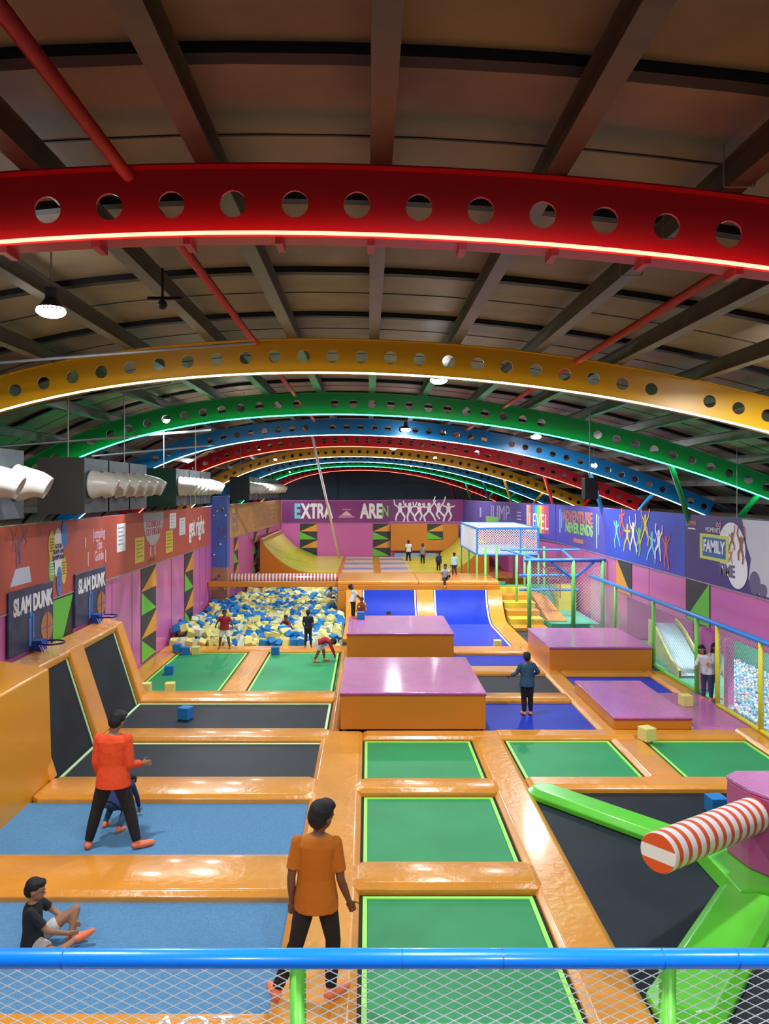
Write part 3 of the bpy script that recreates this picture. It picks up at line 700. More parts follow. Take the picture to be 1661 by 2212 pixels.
# banners
def banner(name, F, W, z0, z1, m, label):
    t = thing('banner', label, 'banner', (0, 0, 0)); bm = BM(); flatpoly(bm, F, rect(0, z0, W, z1-z0), .02, 0, .0); obj('banner_sheet', bm, m, t)
    bm = BM(); flatpoly(bm, F, rect(0, z0-.02, W, .025), .03, 0, 0); obj('bottom_rail', bm, M_cond, t); return t
def figure(F, x, y, s, m, parent, pose=0, z=.022):
    # flat leaping figure: head, torso, arms, legs
    r = random.Random(pose); P2 = []
    P2.append(ellipse(x, y+.82*s, .09*s, .1*s, 10)); P2.append([(x-.09*s, y+.42*s), (x+.09*s, y+.42*s), (x+.12*s, y+.72*s), (x-.12*s, y+.72*s)])
    def limb(a, b, w):
        a = Vector(a); b = Vector(b); d = (b-a).normalized(); nn = Vector((-d.y, d.x))*w/2; return [tuple(a-nn), tuple(b-nn), tuple(b+nn), tuple(a+nn)][::1]
    for sg in (-1, 1):
        el = (x+sg*.28*s, y+(.72+r.uniform(-.1, .3))*s); ha = (el[0]+sg*r.uniform(-.1, .15)*s, el[1]+r.uniform(.05, .3)*s)
        P2 += [limb((x+sg*.09*s, y+.69*s), el, .07*s), limb(el, ha, .06*s)]
        kn = (x+sg*r.uniform(.1, .3)*s, y+r.uniform(.15, .3)*s); ft = (kn[0]+sg*r.uniform(-.2, .2)*s, kn[1]-.25*s)
        P2 += [limb((x+sg*.05*s, y+.46*s), kn, .1*s), limb(kn, ft, .08*s)]
    bm = BM()
    for i, p in enumerate(P2): flatpoly(bm, F, p, .003, 0, z+i*.0004)
    bmesh.ops.recalc_face_normals(bm, faces=bm.faces); return obj('jumping_figure', bm, m, parent)
M_orb = mat('orange_red_banner', (.5, .09, .045), .5, mottle=.3, mscale=.5, mcol=(.42, .07, .05))
M_purp = mat('purple_banner', (.16, .025, .16), .5, mottle=.3, mscale=.4, mcol=(.26, .03, .2)); M_blb = mat('blue_banner', (.06, .07, .42), .5, mottle=.3, mscale=.5, mcol=(.09, .06, .36))
M_vio = mat('violet_banner', (.05, .03, .16), .5, mottle=.3, mscale=.5, mcol=(.05, .03, .28)); M_brn = mat('amber_banner', (.62, .34, .1), .5, mottle=.3, mscale=2)
M_pkl = mat('pale_pink_ink', (.72, .42, .5), .5); M_wh = mat('white_ink', (.75, .75, .8), .5); M_ylw = mat('yellow_ink', (.65, .5, .06), .5); M_grn = mat('green_ink', (.2, .5, .1), .5)
M_ink = mat('dark_ink', (.12, .1, .2), .5); M_blu = mat('blue_ink', (.04, .2, .6), .5); M_red = mat('red_ink', (.6, .1, .1), .5); M_brown = mat('brown_ink', (.3, .1, .04), .5)
M_cy = mat('cyan_ink', (.15, .55, .75), .5); M_gryy = mat('grey_ink', (.4, .4, .42), .5)
def lines(F, x, y, w, n, dy, m, parent, h=.02, z=.03):
    flat('text_lines', F, [rect(x-w/2*(1-.15*(i % 2)), y-i*dy, w*(1-.3*(i % 2)), h) for i in range(n)], m, parent, z)
# left wall, orange red banner: y 11.4 .. 26.5
t = banner('b', FL(9.0), 17.5, 2.33, 3.66, M_orb, 'long orange red banner with speech bubbles along the left wall')
FB = FL(0); Z = .022
# px -> y on the wall: y = 5.5*1660/(795-px)
flat('landing_mat', FB, [[(11.75, 2.72), (12.5, 2.72), (12.42, 2.98), (11.95, 2.98)]], mat('pale_blue_ink', (.5, .55, .7), .5), t, Z)
figure(FB, 12.05, 3.02, .5, M_ink, t, 1); figure(FB, 11.9, 3.25, .35, M_brown, t, 2); figure(FB, 12.25, 3.3, .36, M_brown, t, 5)
flat('oval', FB, [ellipse(13.58, 3.1, .22, .44)], M_wh, t, Z); text('GET IN\nSHAPE ON\nTRAMPOLINE', FB, 13.58, 3.12, .115, M_ink, t, z=Z+.01, sx=.8)
flat('bubble', FB, [ellipse(13.85, 3.42, .13, .26), ellipse(13.62, 2.6, .12, .26)], M_blu, t, Z+.006, .002); flat('bubble', FB, [ellipse(13.3, 2.85, .13, .24)], M_grn, t, Z+.002, .002); flat('bubble', FB, [ellipse(13.83, 2.78, .12, .26), ellipse(13.3, 3.25, .14, .26)], M_ylw, t, Z+.003, .002)
lines(FB, 13.3, 2.95, .16, 5, .05, M_wh, t); lines(FB, 13.83, 2.9, .15, 5, .05, M_brown, t); lines(FB, 13.62, 2.72, .14, 5, .05, M_ink, t); lines(FB, 13.3, 3.35, .16, 5, .05, M_brown, t)
text('Jumping\nTips\nGuide', FB, 15.65, 3.1, .27, M_pkl, t, z=Z, sx=.8, bold=.008); flat('flyers', FB, [rect(15.0, 2.72, .06, .28), rect(16.0, 2.72, .06, .25), rect(14.85, 3.1, .06, .2)], M_pkl, t, Z)
flat('note_card', FB, [rect(16.75, 2.85, .6, .62), rect(22.3, 2.9, .7, .5), rect(21.2, 3.15, .7, .42)], M_wh, t, Z); flat('note_card', FB, [rect(18.05, 2.48, .75, .6), rect(20.8, 2.5, .75, .6)], M_ylw, t, Z)
for xx, yy in ((17.05, 3.38), (22.65, 3.32), (21.55, 3.48)): lines(FB, xx, yy, .42, 5, .09, M_gryy, t)
for xx, yy in ((18.42, 2.98), (21.17, 3.0)): lines(FB, xx, yy, .5, 5, .09, M_brown, t)
flat('shield', FB, [[(18.7, 3.64), (18.75, 3.3), (19.0, 3.0), (19.35, 2.82), (19.8, 2.82), (20.2, 3.0), (20.5, 3.3), (20.6, 3.64)]], M_gryy, t, Z)
text('TECHNIQUES\nGET HIGHER', FB, 19.65, 3.25, .24, M_red, t, z=Z+.008)
text('get\nright', FB, 24.2, 3.1, .1, M_wh, t, z=Z); text('get right', FB, 24.6, 3.05, .85, M_wh, t, z=Z, sx=.75, bold=.02)
flat('legs', FB, [rect(19.3, 2.55, .1, .25), rect(19.7, 2.55, .1, .25)], M_pkl, t, Z); text('JUMP SAFE', FB, 19.5, 2.45, .13, M_brown, t, z=Z)
# left rear amber banner
pA = Vector((WL, 27.7, 0)); pB = Vector((-5.05, 44.5, 0)); FA = frame(pA, pB-pA, (0, 0, 1)); LA = (pB-pA).length
t = banner('b', FA, LA, 2.33, 3.64, M_brn, 'faded amber banner on the left wall behind the climbing column')
text('JUMP\nPARK\nRULES', FA, 3.4, 3.0, .4, mat('violet_ink', (.25, .15, .3), .5), t, z=.022); lines(FA, 11, 3.45, 7, 9, .12, mat('faded_ink', (.3, .2, .15), .5), t, z=.022, h=.03)
flat('drawn_figure', FA, [ellipse(3.2, 3.4, .35, .1)], M_ylw, t, .022)
for k, y0 in enumerate((3.2, 7.8, 11.5)):
    tricol(frame(pA+(pB-pA).normalized()*y0, pB-pA, (0, 0, 1)), .9, .2, 2.28, 4, ['nearest', 'second', 'farthest'][k]+' column of triangles under the faded amber banner')
# purple back banner
t = banner('b', frame((-5.0, 44.5, 0), (1, 0, 0), (0, 0, 1)), 6.2, 2.33, 3.6, M_purp, 'purple banner with dancing letters on the back wall, left half')
FP = frame((0, 44.47, 0), (1, 0, 0), (0, 0, 1))
for k, (c, xx) in enumerate(zip('EXTRA', (-4.1, -3.6, -3.15, -2.75, -2.3))):
    if c != 'E': text(c, FP, xx, 2.98, 1.15, M_wh, t, z=0.005, sx=.62, bold=.05)
    else: text(c, FP, xx, 2.98, 1.15, M_cy, t, z=0.005, sx=.62, bold=.05)
flat('small_logo', FP, [[(-1.6, 2.75), (-.9, 2.75), (-1.25, 3.05)], rect(-1.7, 2.65, .9, .06), rect(-1.5, 3.1, .5, .04)], M_pkl, t, .003)
for k, xx in enumerate((-.2, .25, .65)): text('ARE'[k], FP, xx, 2.98, 1.15, M_wh, t, z=0.005, sx=.62, bold=.05)
text('N', FP, 1.0, 2.98, .9, M_grn, t, z=.005, sx=.6, bold=.02)
t = banner('b', frame((1.2, 44.48, 0), (1, 0, 0), (0, 0, 1)), 4.3, 2.42, 3.7, M_purp, 'magenta banner with white leaping figures on the back wall, right half')
FP2 = frame((0, 44.45, 0), (1, 0, 0), (0, 0, 1))
for k in range(6): figure(FP2, 1.85+.56*k, 2.5, 1.1, M_wh, t, 11+k, z=.0)
for k in range(6): pass
# right rear slanted wall banners
pC = Vector((5.5, 44.4, 0)); pD = Vector((WR-.02, 30.0, 0)); FC = frame(pC, pD-pC, (0, 0, 1)); LC = (pD-pC).length
M_pub = mat('violet_blue_banner', (.13, .09, .4), .5, mottle=.4, mscale=.5)
t = banner('b', FC, LC-3.5, 2.2, 3.64, M_pub, 'violet blue banner on the right rear wall above the netted box')
text('JUMP', FC, 7.2, 3.1, 1.0, mat('lilac_ink', (.4, .38, .75), .5), t, z=.022, sx=1.4); flat('figure', FC, [rect(3.6, 2.8, .3, .5), rect(9.8, 2.9+.0, .6, .05), rect(9.8, 3.05, .6, .05), rect(9.8, 3.2, .6, .05)], mat('lilac_ink', (.4, .38, .75), .5), t, .022); flat('green_panel', FC, [rect(4.8, 2.4, 2.2, .5)], M_grn, t, .024)
FC2 = frame(pC+(pD-pC).normalized()*(LC-3.5), pD-pC, (0, 0, 1))
t = banner('b', FC2, 3.5, 2.2, 3.66, M_blb, 'banner with rainbow stripes and the letters LEVEL')
for k, c in enumerate(((.7, .6, .5), (.75, .3, .1), (.5, .05, .3), (.05, .25, .6), (.05, .5, .6), (.3, .6, .1), (.6, .6, .1), (.6, .2, .1), (.6, .08, .1), (.4, .08, .25))):
    flat('rainbow_stripe', FC2, [rect(.1+.27*k, 2.45, .27, 1.15)], mat('rainbow_%d' % k, c, .5), t, .022, .002)
text('LEVEL', FC2, 1.6, 2.9, .9, M_wh, t, z=.028, sx=1.0)
# right wall banners: px -> y = 7.35*1660/(px-795)
FRR = lambda y: frame((WR, y, 0), (0, -1, 0), (0, 0, 1))
t = banner('b', FRR(30), 6.2, 2.2, 3.66, M_blb, 'blue banner with orange and green blocks of lettering'); F_ = FRR(30)
text('ADVENTURE', F_, 3.0, 3.25, .55, mat('rust_ink', (.5, .18, .12), .5), t, z=.024, sx=1.2, bold=.02); text('NEVER ENDS', F_, 3.2, 2.85, .5, mat('lime_ink', (.25, .55, .12), .5), t, z=.024, sx=1.2, bold=.02)
flat('light_streaks', F_, [rect(.6, 2.6, .12, .9), rect(5.3, 2.35, .14, 1.1), rect(5.55, 2.8, .08, .6), rect(.9, 2.8, .08, .6)], mat('pale_streak', (.3, .45, .8), .5), t, .022); flat('rust_block', F_, [rect(2.6, 2.38, 1.2, .14)], mat('rust_ink', (.5, .18, .12), .5), t, .022)
t = banner('b', FRR(23.8), 6.0, 2.2, 3.66, mat('cobalt_banner', (.03, .07, .5), .5, mottle=.3, mscale=.5, mcol=(.05, .05, .42)), 'cobalt blue banner with colourful jumping children on the right wall'); F_ = FRR(23.8)
for k in range(9): figure(F_, 1.15+.47*k, 2.55+(.3 if k in (1, 5) else .0)+.1*(k % 2)-.03*k, .85, [M_cy, M_red, M_ylw, M_wh, M_grn, M_ylw, M_cy, M_wh, M_red][k], t, 30+k, z=.024+.003*(k % 2))
t = banner('b', FRR(17.8), 7.6, 2.2, 3.66, M_vio, 'dark violet banner reading FAMILY TIME on the right wall'); F_ = FRR(17.8)
flat('white_backdrop', F_, [[(2.75, 3.64), (2.95, 3.1), (3.1, 2.9), (3.0, 2.5), (3.4, 2.25), (5.5, 2.22), (5.5, 3.64)]], mat('pale_lilac_ink', (.5, .5, .58), .5), t, .021)
flat('white_cloud', F_, [ellipse(2.3, 3.0, .58, .56)], M_wh, t, .0225); flat('white_cloud', F_, [ellipse(2.55, 2.65, .42, .4)], M_wh, t, .0245)
flat('yellow_frame', F_, [[(.85, 2.72), (2.2, 2.72), (2.2, 3.27), (.85, 3.27)]], mat('lime_yellow_ink', (.55, .6, .12), .5), t, .029); flat('blue_field', F_, [[(1.0, 2.79), (2.07, 2.79), (2.07, 3.2), (1.0, 3.2)]], mat('steel_blue_ink', (.03, .12, .35), .5), t, .034)
text('FAMILY', F_, 1.54, 3.0, .36, M_wh, t, z=.04, sx=.85, bold=.01); text('TIME', F_, 2.1, 2.56, .34, M_ink, t, z=.032, bold=.012); text('MOMENTS OF', F_, 1.6, 3.36, .15, M_wh, t, z=.032)
text('JUMPER', F_, .42, 3.46, .14, mat('peach_ink', (.6, .3, .15), .5), t, z=.024); flat('logo_block', F_, [rect(.08, 3.4, .12, .12)], M_blu, t, .024); flat('logo_line', F_, [rect(.2, 3.33, .4, .03)], M_wh, t, .024)
for (xx, yy, s, c, p) in ((2.35, 3.02, .38, M_brown, 51), (2.72, 2.8, .55, M_brown, 52), (2.3, 2.75, .25, M_red, 53)): figure(F_, xx, yy, s, c, t, p, z=.036)
flat('dark_figure', F_, [ellipse(3.25, 2.45, .2, .22), ellipse(3.55, 2.35, .15, .12)], M_ink, t, .03)
text('oo', F_, 1.75, 3.5, .22, M_pkl, t, z=.03)

# slam dunk boards
M_board = mat('navy_board', (.02, .025, .06), .4, mottle=.4, mscale=4, mcol=(.03, .06, .16))
for y0, y1, lab in ((11.65, 13.3, 'near'), (14.3, 15.95, 'far')):
    t = thing('backboard', '%s dark basketball board reading SLAM DUNK above the sloped trampolines' % lab, 'backboard', (WL, y0, 0))
    Fb = frame((0.002, 0, 0), (0, 1, 0), (0, 0, 1)); W = y1-y0
    bm = BM(); flatpoly(bm, Fb, rect(0, 1.64, W, 1.0), .05, 0, 0); obj('board', bm, M_board, t, bevel=.01)
    text('SLAM DUNK', Fb, W*.53, 2.37, .36, M_wh, t, z=.052, sx=.72, bold=.018)
    flat('drawn_basketball', Fb, [ellipse(W*.84, 1.9, .24, .24)], mat('basketball_ink', (.42, .16, .07), .5), t, .052)
    flat('ball_seam', Fb, [rect(W*.84-.23, 1.89, .46, .015), rect(W*.84-.008, 1.67, .015, .46)], M_ink, t, .058)
    flat('drawn_player', Fb, [rect(W*.42, 1.7, .08, .45), rect(W*.5, 1.8, .05, .4), ellipse(W*.46, 2.2, .05, .05, 8)], M_blu, t, .052)
    bm = BM(); n_ = 20; R = .2; pts = [(.33+R*math.cos(2*PI*i/n_), W*.55+R*math.sin(2*PI*i/n_), 1.72) for i in range(n_+1)]; path(bm, pts, .015, 6); tube(bm, (.06, W*.55, 1.72), (.14, W*.55, 1.72), .03, 6); hoop = obj('hoop', bm, mat('dark_blue_metal', (.02, .03, .15), .35, .5), t)
    bm = BM(); box(bm, .05, .2, W*.5, W*.6+.05, 1.6, 1.76); obj('hoop_mount', bm, mat('hoop_blue', (.01, .06, .4), .5), t)
    bm = BM()
    for k in range(12):
        a = 2*PI*k/12; b2 = a+.4; tube(bm, (.33+R*math.cos(a), W*.55+R*math.sin(a), 1.72), (.33+.12*math.cos(b2), W*.55+.12*math.sin(b2), 1.5), .004, 4)
    obj('hoop_net', bm, M_rope, hoop)
# climbing column
t = thing('climbing_column', 'square blue and tan climbing column at the back of the left wall', 'climbing wall', (-5.2, 27.0, ZF))
bm = BM(); box(bm, -.29, .25, 0, .5, 1.5-ZF, 4.0-ZF); obj('blue_upper', bm, mat('mottled_blue', (.04, .13, .42), .5, mottle=.5, mscale=3, mcol=(.08, .07, .25)), t)
bm = BM(); box(bm, -.29, .25, 0, .5, 0, 1.5-ZF); obj('tan_lower', bm, mat('mottled_tan', (.4, .18, .1), .5, mottle=.3, mscale=3), t)
rr = random.Random(5)
for k in range(16):
    bm = BM(); ball(bm, (rr.uniform(-.22, .2), -.02, rr.uniform(.5, 3.9)), (.035, .03, .03), 8, 6); obj('climbing_hold', bm, [M_red, M_ylw, M_btri, M_wh][k % 4], t, smooth=True)

# ================================================================== DUCTS
M_duct = mat('galvanised_duct', (.1, .115, .13), .45, .6, mottle=.4, mscale=3); M_noz = mat('white_nozzle', (.55, .53, .47), .35); M_dface = mat('duct_dark_face', (.03, .028, .026), .6)
def nozzle(parent, y, z, out=.38, m=M_noz):
    t = bpy.data.objects.new('nozzle', None)
    bm = BM(); s = 20
    prof_ = [(0, .22), (.03, .235), (.05, .215), (.12, .205), (.17, .185)]
    prev = None
    def ringv(c, ax, r):
        ax = Vector(ax).normalized(); u = Vector((0, 0, 1)); u = (u-ax*u.dot(ax)).normalized(); v = ax.cross(u)
        return [bm.verts.new(Vector(c)+(u*math.cos(2*PI*i/s)+v*math.sin(2*PI*i/s))*r) for i in range(s)]
    rings = [ringv((x, 0, 0), (1, 0, 0), r) for x, r in prof_]
    rings += [ringv((.22, 0, -.005), (1, .1, -.1), .175), ringv((.28, .01, -.02), (1, .2, -.3), .165), ringv((.34, .02, -.045), (1, .2, -.5), .15), ringv((out, .03, -.07), (1, .2, -.5), .145), ringv((out+.005, .03, -.072), (1, .2, -.5), .12), ringv((out-.08, .015, -.03), (1, .2, -.5), .11)]
    for a, b in zip(rings, rings[1:]):
        for i in range(s): bm.faces.new((a[i], a[(i+1) % s], b[(i+1) % s], b[i]))
    bm.faces.new(rings[-1]); bm.faces.new(rings[0][::-1]); bmesh.ops.recalc_face_normals(bm, faces=bm.faces)
    o = obj('nozzle', bm, m, parent, smooth=True); o.location = (.72, y, z); return o
def duct(y0, y1, xs_, ny, label, nz=True, face=M_dface):
    t = thing('air_duct', label, 'air duct', (xs_-.72, y0, 3.84))
    L = y1-y0; k = max(1, round(L/1.25))
    bm = BM(); box(bm, 0, .72, 0, .02, 0, .88); obj('end_panel', bm, face, t)
    for i in range(k):
        bm = BM(); a, b = L*i/k+.02+.015*(i > 0), L*(i+1)/k-.015; box(bm, .01, .715, a, b, .01, .87); 
        box(bm, 0, .722, a, a+.02, 0, .88)
        obj('duct_section', bm, M_duct, t)
    for i in range(ny): nozzle(t, .32+(L-.55)*i/max(1, ny-1), .46)
    bm = BM(); 
    for yy in (.3, L-.3): tube(bm, (.36, yy, .87), (.36, yy, ZT_(xs_-.36)-3.84+.05), .012, 6)
    obj('hanger_rod', bm, M_cond, t)
duct(6.2, 9.85, -4.4, 5, 'silver air duct with white nozzles cut by the left edge of the picture')
duct(11.9, 15.3, -4.4, 6, 'dark ended air duct with six cream nozzles on the left')
duct(17.6, 21.5, -4.4, 8, 'green tinted air duct with eight white nozzles behind the cream ones', face=mat('duct_green_face', (.01, .07, .05), .6))
duct(28.4, 38.0, -4.4, 9, 'far air duct with white nozzles over the amber banner', face=M_black)

# speaker
t = thing('loudspeaker', 'black loudspeaker hanging at the right below the red arch', 'speaker', (4.7, 16.3, 4.02))
bm = BM(); box(bm, -.14, .14, -.13, .13, 0, .45); obj('cabinet', bm, M_black, t, bevel=.02)
bm = BM(); tube(bm, (0, -.132, .17), (0, -.137, .17), .1, 16); obj('grille', bm, M_dark, t)
bm = BM(); tube(bm, (0, 0, .44), (0, 0, ZT_(4.7)-4.02+.05), .012, 6); obj('hanger', bm, M_cond, t)
t = thing('ceiling_camera', 'small black camera hanging under the roof right of the big lamp', 'camera', (-2.1, 7.85, 6.05)); bm = BM(); ball(bm, (0, 0, .05), .05); box(bm, -.15, .2, -.015, .015, .1, .13); obj('dome', bm, M_black, t); bm = BM(); tube(bm, (0, 0, .09), (0, 0, .42), .015, 6); obj('hanger', bm, M_black, t)

# ================================================================== TOWER, NETS, FENCE
def post(x, y, z0, z1, m, r=.05): bm = BM(); tube(bm, (x, y, z0), (x, y, z1), r, 10); return bm
t = thing('play_tower', 'green and blue netted climbing tower behind the right pink block', 'play tower', (0, 0, 0))
TY = 23.6; TZ = 2.06
for x, y in ((4.95, TY), (6.3, TY), (7.2, TY), (4.6, 27.5), (4.2, 27.5), (4.95, 25.6), (6.3, 27.5), (5.6, 27.5)): obj('post', post(x, y, ZF, TZ+(0 if y < 24 else .15), M_tower, .065 if y < 24 else .045), M_tower, t, smooth=True)
bm = BM(); tube(bm, (4.8, TY, TZ), (7.3, TY, TZ), .06, 10); obj('top_beam', bm, M_tblue, t, smooth=True)
bm = BM(); tube(bm, (4.5, 26.2, TZ+.13), (7.2, 26.2, TZ+.13), .04, 8); tube(bm, (4.7, 26.2, TZ+.13), (5.3, TY, TZ), .04, 8); tube(bm, (6.6, 26.2, TZ+.13), (6.3, TY, TZ), .04, 8); obj('top_beam', bm, M_tblue, t)
for z in (.95, 1.42): bm = BM(); tube(bm, (4.95, TY+1.6, z), (6.9, TY+1.6, z), .045, 8); obj('rail', bm, M_tblue, t)
bm = BM(); tube(bm, (5.6, TY, TZ-.05), (6.28, TY, 1.5), .04, 8); tube(bm, (6.95, TY, TZ-.05), (6.32, TY, 1.5), .04, 8); obj('brace', bm, M_tblue, t)
bm = BM(); net(bm, frame((4.98, TY, .2), (1, 0, 0), (0, 0, 1)), 2.2, 1.85, .1, .1, .004); obj('net', bm, M_rope, t)
bm = BM(); box(bm, 4.4, 5.0, 28.0, 28.05, ZF, .9); box(bm, 5.0, 7.2, 27.9, 27.95, ZF, .8); obj('teal_panel', bm, M_teal, t)
bm = BM(); path(bm, [(5.6, 25, 1.9), (5.85, 25, 1.5), (5.9, 25, 1.0), (6.1, 25, .6)], .02, 6)
for k in range(6): z = .8+.18*k; tube(bm, (5.85, 25, z), (6.25, 25, z), .015, 5)
tube(bm, (6.25, 25, .7), (6.25, 25, 1.9), .02, 6); obj('rope_ladder', bm, mat('brown_rope', (.25, .08, .07), .7), t)
bm = BM(); box(bm, 5.7, 7.2, 23.9, 27.4, ZF, .06); obj('inner_floor', bm, M_teal, t)
bm = BM(); hexa(bm, [(5.7, 24.3, .06), (6.3, 24.3, .06), (6.3, 27.3, .06), (5.7, 27.3, .06), (5.7, 24.3, .1), (6.3, 24.3, .08), (6.3, 27.3, .5), (5.7, 27.3, .7)]); obj('orange_ramp', bm, M_or, t)
bm = BM(); box(bm, 6.6, 7.2, 26.6, 27.3, .06, .9); obj('yellow_step', bm, M_yel, t)
# raised net box
t = thing('netted_box', 'white netted box with blue frame raised on green posts at the back right', 'net cage', (0, 0, 0))
bx0, bx1, by0, by1, bz0, bz1 = 4.0, 6.25, 28.2, 33.0, 1.85, 2.82
for x in (bx0, bx1):
    for y in (by0, by1): obj('post', post(x, y, ZF, bz0, M_tower, .04), M_tower, t, smooth=True)
obj('post', post(bx0, 30.6, ZF, bz0, M_tower, .04), M_tower, t, smooth=True)
bm = BM()
for z in (bz0, bz1):
    for a, b in (((bx0, by0), (bx1, by0)), ((bx1, by0), (bx1, by1)), ((bx1, by1), (bx0, by1)), ((bx0, by1), (bx0, by0))): tube(bm, (*a, z), (*b, z), .04, 8)
for x in (bx0, bx1):
    for y in (by0, by1): tube(bm, (x, y, bz0), (x, y, bz1), .04, 8)
for x in (5.6,): tube(bm, (x, by0, bz0), (x, by0, bz1), .03, 8)
tube(bm, (bx0, by0+.1, 2.25), (bx1, by0+.1, 2.25), .025, 6)
obj('blue_frame', bm, M_tblue, t)
bm = BM(); net(bm, frame((bx0, by0, bz0), (1, 0, 0), (0, 0, 1)), bx1-bx0, bz1-bz0, .09, .09, .009); net(bm, frame((bx0, by1, bz0), (0, -1, 0), (0, 0, 1)), by1-by0, bz1-bz0, .09, .09, .009); net(bm, frame((bx0, by0, bz1), (1, 0, 0), (0, 1, 0)), bx1-bx0, by1-by0, .09, .09, .012); obj('white_net', bm, M_rope, t)
bm = BM(); box(bm, bx0, bx1, by0, by1, bz0-.03, bz0+.03); obj('box_floor', bm, mat('pale_floor', (.4, .45, .55), .6), t)
# side fence
t = thing('side_fence', 'long green and yellow post fence with blue top rail along the right side', 'fence', (6.8, 9.5, 0))
fx = 6.8
for y, m in ((21.1, M_gpost), (18.3, M_gpost), (15.9, M_gpost), (14.95, M_ypost), (13.3, M_ypost), (11.6, M_ypost), (10.0, M_ypost)):
    bm = BM(); tube(bm, (0, y-9.5, .0), (0, y-9.5, 1.6), .045, 10); obj('post', bm, m, t, smooth=True)
bm = BM(); tube(bm, (0, 0, 1.6), (0, 14.0, 1.6), .05, 10); obj('top_rail', bm, M_tblue, t, smooth=True)
bm = BM(); tube(bm, (0, 6.4, .05), (0, 14.0, .05), .035, 8); obj('bottom_rail', bm, M_gpost, t, smooth=True)
bm = BM(); tube(bm, (0, 0, .05), (0, 5.45, .05), .04, 8); obj('bottom_rail', bm, M_ypost, t, smooth=True)
M_fnet = mat('grey_fence_net', (.6, .62, .6), .7)
bm = BM(); net(bm, frame((0, 6.4, .05), (0, 1, 0), (0, 0, 1)), 7.6, 1.55, .085, .085, .0022); obj('fence_net', bm, M_fnet, t)
bm = BM(); net(bm, frame((0, 0, .05), (0, 1, 0), (0, 0, 1)), 5.45, 1.55, .085, .085, .0022); obj('fence_net', bm, M_fnet, t)
# ball pit: small balls in one mass
bm = BM(); rb = random.Random(9); mats_ = [mat('ball_blue', (.2, .5, .75), .4), mat('ball_white', (.75, .75, .8), .4), mat('ball_pink', (.65, .35, .6), .4), mat('ball_yellow', (.7, .68, .35), .4), mat('ball_teal', (.15, .55, .6), .4)]
yy = 10.2
ico = bmesh.new(); bmesh.ops.create_icosphere(ico, subdivisions=1, radius=1); iv = [v.co.copy() for v in ico.verts]; jf = [[v.index for v in f.verts] for f in ico.faces]; ico.free()
while yy < 19.4:
    xx = 7.0+max(0, yy-14.8)*.467
    while xx < 9.1:
        c = Vector((xx+rb.uniform(-.02, .02), yy+rb.uniform(-.02, .02), .0+rb.uniform(-.02, .05))); mi = rb.choice([0, 0, 0, 1, 1, 2, 3, 4])
        vs = [bm.verts.new(c+v*.042) for v in iv]
        for f in jf: fc = bm.faces.new([vs[q] for q in f]); fc.material_index = mi; fc.smooth = True
        xx += .078
    yy += .078
tag(obj('pit_balls', bm, mats_), 'mass of small pale blue, white and pink balls behind the yellow fence', 'balls', None, 'stuff')
bm = BM(); flatpoly(bm, frame((0, 0, 0), (1, 0, 0), (0, 1, 0)), [(6.95, 10), (9.15, 10), (9.15, 19.6), (6.95, 14.9)], .06, 0, ZF); tag(obj('ball_pit_base', bm, M_blu), 'shallow base under the small balls behind the fence', 'ball pit')
bm = BM(); flatpoly(bm, frame((0, 0, 0), (1, 0, 0), (0, 1, 0)), [(6.95, 14.93), (9.15, 19.63), (9.15, 21.7), (6.95, 21.7)], .11, 0, ZF); tag(obj('aisle_mat', bm, M_teal), 'green mat on the aisle behind the right fence', 'mat')
for x0, x1, y0, lab in ((7.0, 7.14, 14.98, 'slim pink padded column behind the yellow fence post, beside the small balls'), (7.03, 7.27, 16.2, 'pink padded column between the slide and the two girls')):
    bm = BM(); box(bm, x0, x1, y0, y0+.16, -.02, 1.3); tag(obj('padded_column', bm, M_wall, bevel=.02), lab, 'column')
# slide
t = thing('slide', 'pale blue slide with yellow side behind the green fence', 'slide', (0, 0, 0))
bm = BM(); prev = None; prevs = None; bs = BM()
for k in range(15):
    s = k/14; y = 20.9-3.6*s; xcn = 8.0-.62*s; z = .03+.6*(1-s)**1.6*1.0
    z = .03+.58*(.5+.5*math.cos(PI*s)); w_ = .33
    cur = [bm.verts.new(v) for v in ((xcn-w_, y, z), (xcn+w_, y, z), (xcn+w_, y, z-.04), (xcn-w_, y, z-.04))]
    if prev:
        for q in range(4): bm.faces.new((prev[q], prev[(q+1) % 4], cur[(q+1) % 4], cur[q]))
    prev = cur
    for sg, lst in ((-1, 0), (1, 1)):
        pass
    cs = [bs.verts.new(v) for v in ((xcn-w_-.05, y, -.02), (xcn-w_, y, -.02), (xcn-w_, y, z+.12), (xcn-w_-.05, y, z+.12))]+[bs.verts.new(v) for v in ((xcn+w_, y, -.02), (xcn+w_+.05, y, -.02), (xcn+w_+.05, y, z+.12), (xcn+w_, y, z+.12))]
    if prevs:
        for o4 in (0, 4):
            for q in range(4): bs.faces.new((prevs[o4+q], prevs[o4+(q+1) % 4], cs[o4+(q+1) % 4], cs[o4+q]))
    prevs = cs
bmesh.ops.recalc_face_normals(bm, faces=bm.faces); bmesh.ops.recalc_face_normals(bs, faces=bs.faces)
obj('slide_bed', bm, mat('pale_blue_slide', (.45, .65, .75), .25), t, smooth=True); obj('slide_side', bs, mat('slide_side_yellow', (.6, .58, .2), .4), t)

